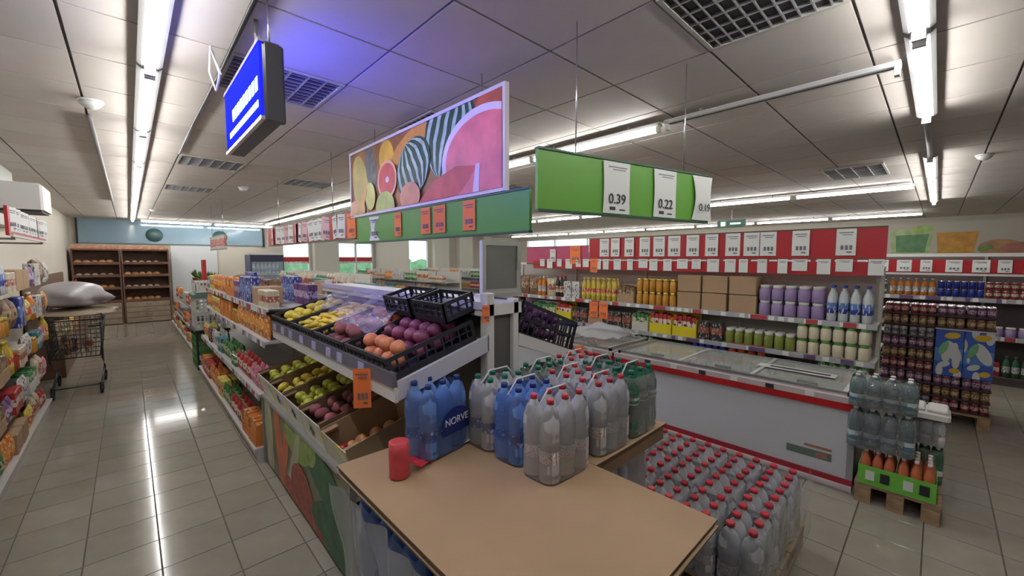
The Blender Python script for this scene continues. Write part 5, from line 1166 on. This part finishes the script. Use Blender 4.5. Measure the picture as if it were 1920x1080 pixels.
# big blue and yellow detergent cartons in the right half
mdet = P('det_print', (.05,.12,.55), (.1,.25,.65), (.7,.72,.7), .3, .6, 2.2); mdy = mat('det_yellow', (.75, .5, .05), .4); mdw = mat('det_white', (.7, .74, .74), .4); mdg = mat('det_green', (.2, .5, .25), .4)
for j, y in enumerate((-.34, -.125)):
    r = thing('detergent_carton', ['large blue and yellow printed carton in the can tower, right one', 'large blue and yellow printed carton in the can tower, left one'][j], 'carton', (6.52, y, .53))
    part('box', MB().cbox(-.1, -.105, 0, .1, .105, .5, .004), mdet, r)
    for nm2, p, m, d in [('white_splash', ell(.03, .27, .05, .12, .4, 20), mdw, .101), ('yellow_patch', ell(.02, .44, .06, .035, .2, 20), mdy, .102), ('green_swirl', ell(-.04, .3, .03, .08, -.3, 20), mdg, .103), ('yellow_patch', ell(.05, .06, .04, .03, .2, 20), mdy, .1035), ('white_splash', ell(-.03, .12, .05, .03, .5, 20), mdw, .1025)]:
        part(nm2, MB().add([(-d, -q[0], q[1]) for q in p], [tuple(range(20))]) or MB(), m, r) if False else None
        mb = MB(); mb.add([(-d, -q[0], q[1]) for q in p], [tuple(range(20))]); part(nm2, mb, m, r)
solo('tower_cover', MB().cbox(-.11, -.22, 0, .12, .22, .012, .004), mdw, 'white sheet across the top of the blue and yellow cartons', 'sheet', (6.52, -.232, 1.031))

# ------------------------------------------------------------------ far drinks shelving with header strip
gondola('long dark drinks shelving at the far right', 8.9, 9.5, -3.1, 3.4, [.68, 1.22], 1.84, base=.12, deps=[.5, .46], tags=1, lip=.06, mats=(mat('shelf_dark', (.12, .1, .1), .5), grey))
for j, (z, K) in enumerate([(.121, [('bottle_dark', 9), ('box_black', 5), ('bottle_green', 8), ('box_red', 4), ('bottle_dark', 8), ('bottle_oil', 4), ('box_purple', 5)]),
    (.681, [('bottle_dark', 7), ('box_black', 4), ('pouch_pink', 4), ('tub_purple', 6), ('box_red', 4), ('bottle_dark', 6), ('jar_red', 5)]),
    (1.221, [('bottle_green', 10), ('bottle_dark', 5), ('bottle_green', 8), ('can_red', 5), ('can_blue', 6), ('bottle_juice', 6), ('can_green', 5), ('box_yellow', 5), ('bottle_juice', 6), ('tray_orange', 4)])]):
    fill('y', -2.9, 3.3, [8.92, 8.98, 9.0][j], -1, z, K, ['bottom', 'middle', 'top'][j]+' of far drinks shelving', rows=1, hmax=.27)
solo('header_rail', MB().box(0, -3.1, 0, .03, 3.4, .05).box(0, -3.1, -.28, .03, 3.4, -.25), white, 'pale double rail holding the tag strip of the far drinks shelving', 'rail', (8.93, 0, 1.83))
solo('header_strip', MB().box(0, -3.1, 0, .01, 3.4, .2), sred, 'red strip behind the white tags of the far drinks shelving', 'strip', (8.935, 0, 1.585))
for i in range(24):
    y = -3.0+i*.26
    hang_tag(8.92, y+rnd.uniform(-.03, .03), 1.78, rnd.choice([.13, .17]), .18, rnd.uniform(-.05, .05), 'white tag on the red strip of the far drinks shelving, %s from the right' % ORD[i].replace('nearest', 'first') if i < 16 else 'white tag on the red strip, far left part hidden behind the red header', 'tags of the far drinks shelving', style=1)

# painted panel on the right wall
r = thing('wall_picture', 'faded picture of a green and an orange drink on the right wall', 'picture', (XW-.03, 0, 1.95))
WP, HP = 3.4, .75
part('board', MB().box(0, -WP/2, 0, .02, WP/2, HP), mat('mural_ground', (.58, .55, .48), .7), r)
picture(r, 'm', [('red_patch', [(.0, .0), (.55, .0), (.55, .5), (.1, .55)], art('mural_red', (.4, .12, .12))), ('glass_print', [(.75, 0), (1.5, 0), (1.58, .7), (.7, .65)], art('mural_lime', (.42, .55, .25))), ('drink_print', [(.85, .02), (1.42, .02), (1.48, .52), (.82, .5)], art('mural_green', (.12, .28, .12))), ('lime_print', ell(1.35, .68, .22, .09, .2), art('mural_lime2', (.4, .6, .15))),
  ('drink_print', [(1.66, 0), (2.3, 0), (2.38, .55), (1.62, .55)], art('mural_orange', (.65, .33, .06))), ('fruit_print', ell(2.75, .12, .38, .22), art('mural_peach', (.55, .3, .15))), ('fruit_print', ell(3.05, .1, .3, .16), art('mural_pink', (.5, .22, .16))), ('leaf_print', ell(2.5, .12, .14, .07, .4), art('mural_leaf', (.2, .35, .12)))], WP, HP, 0)
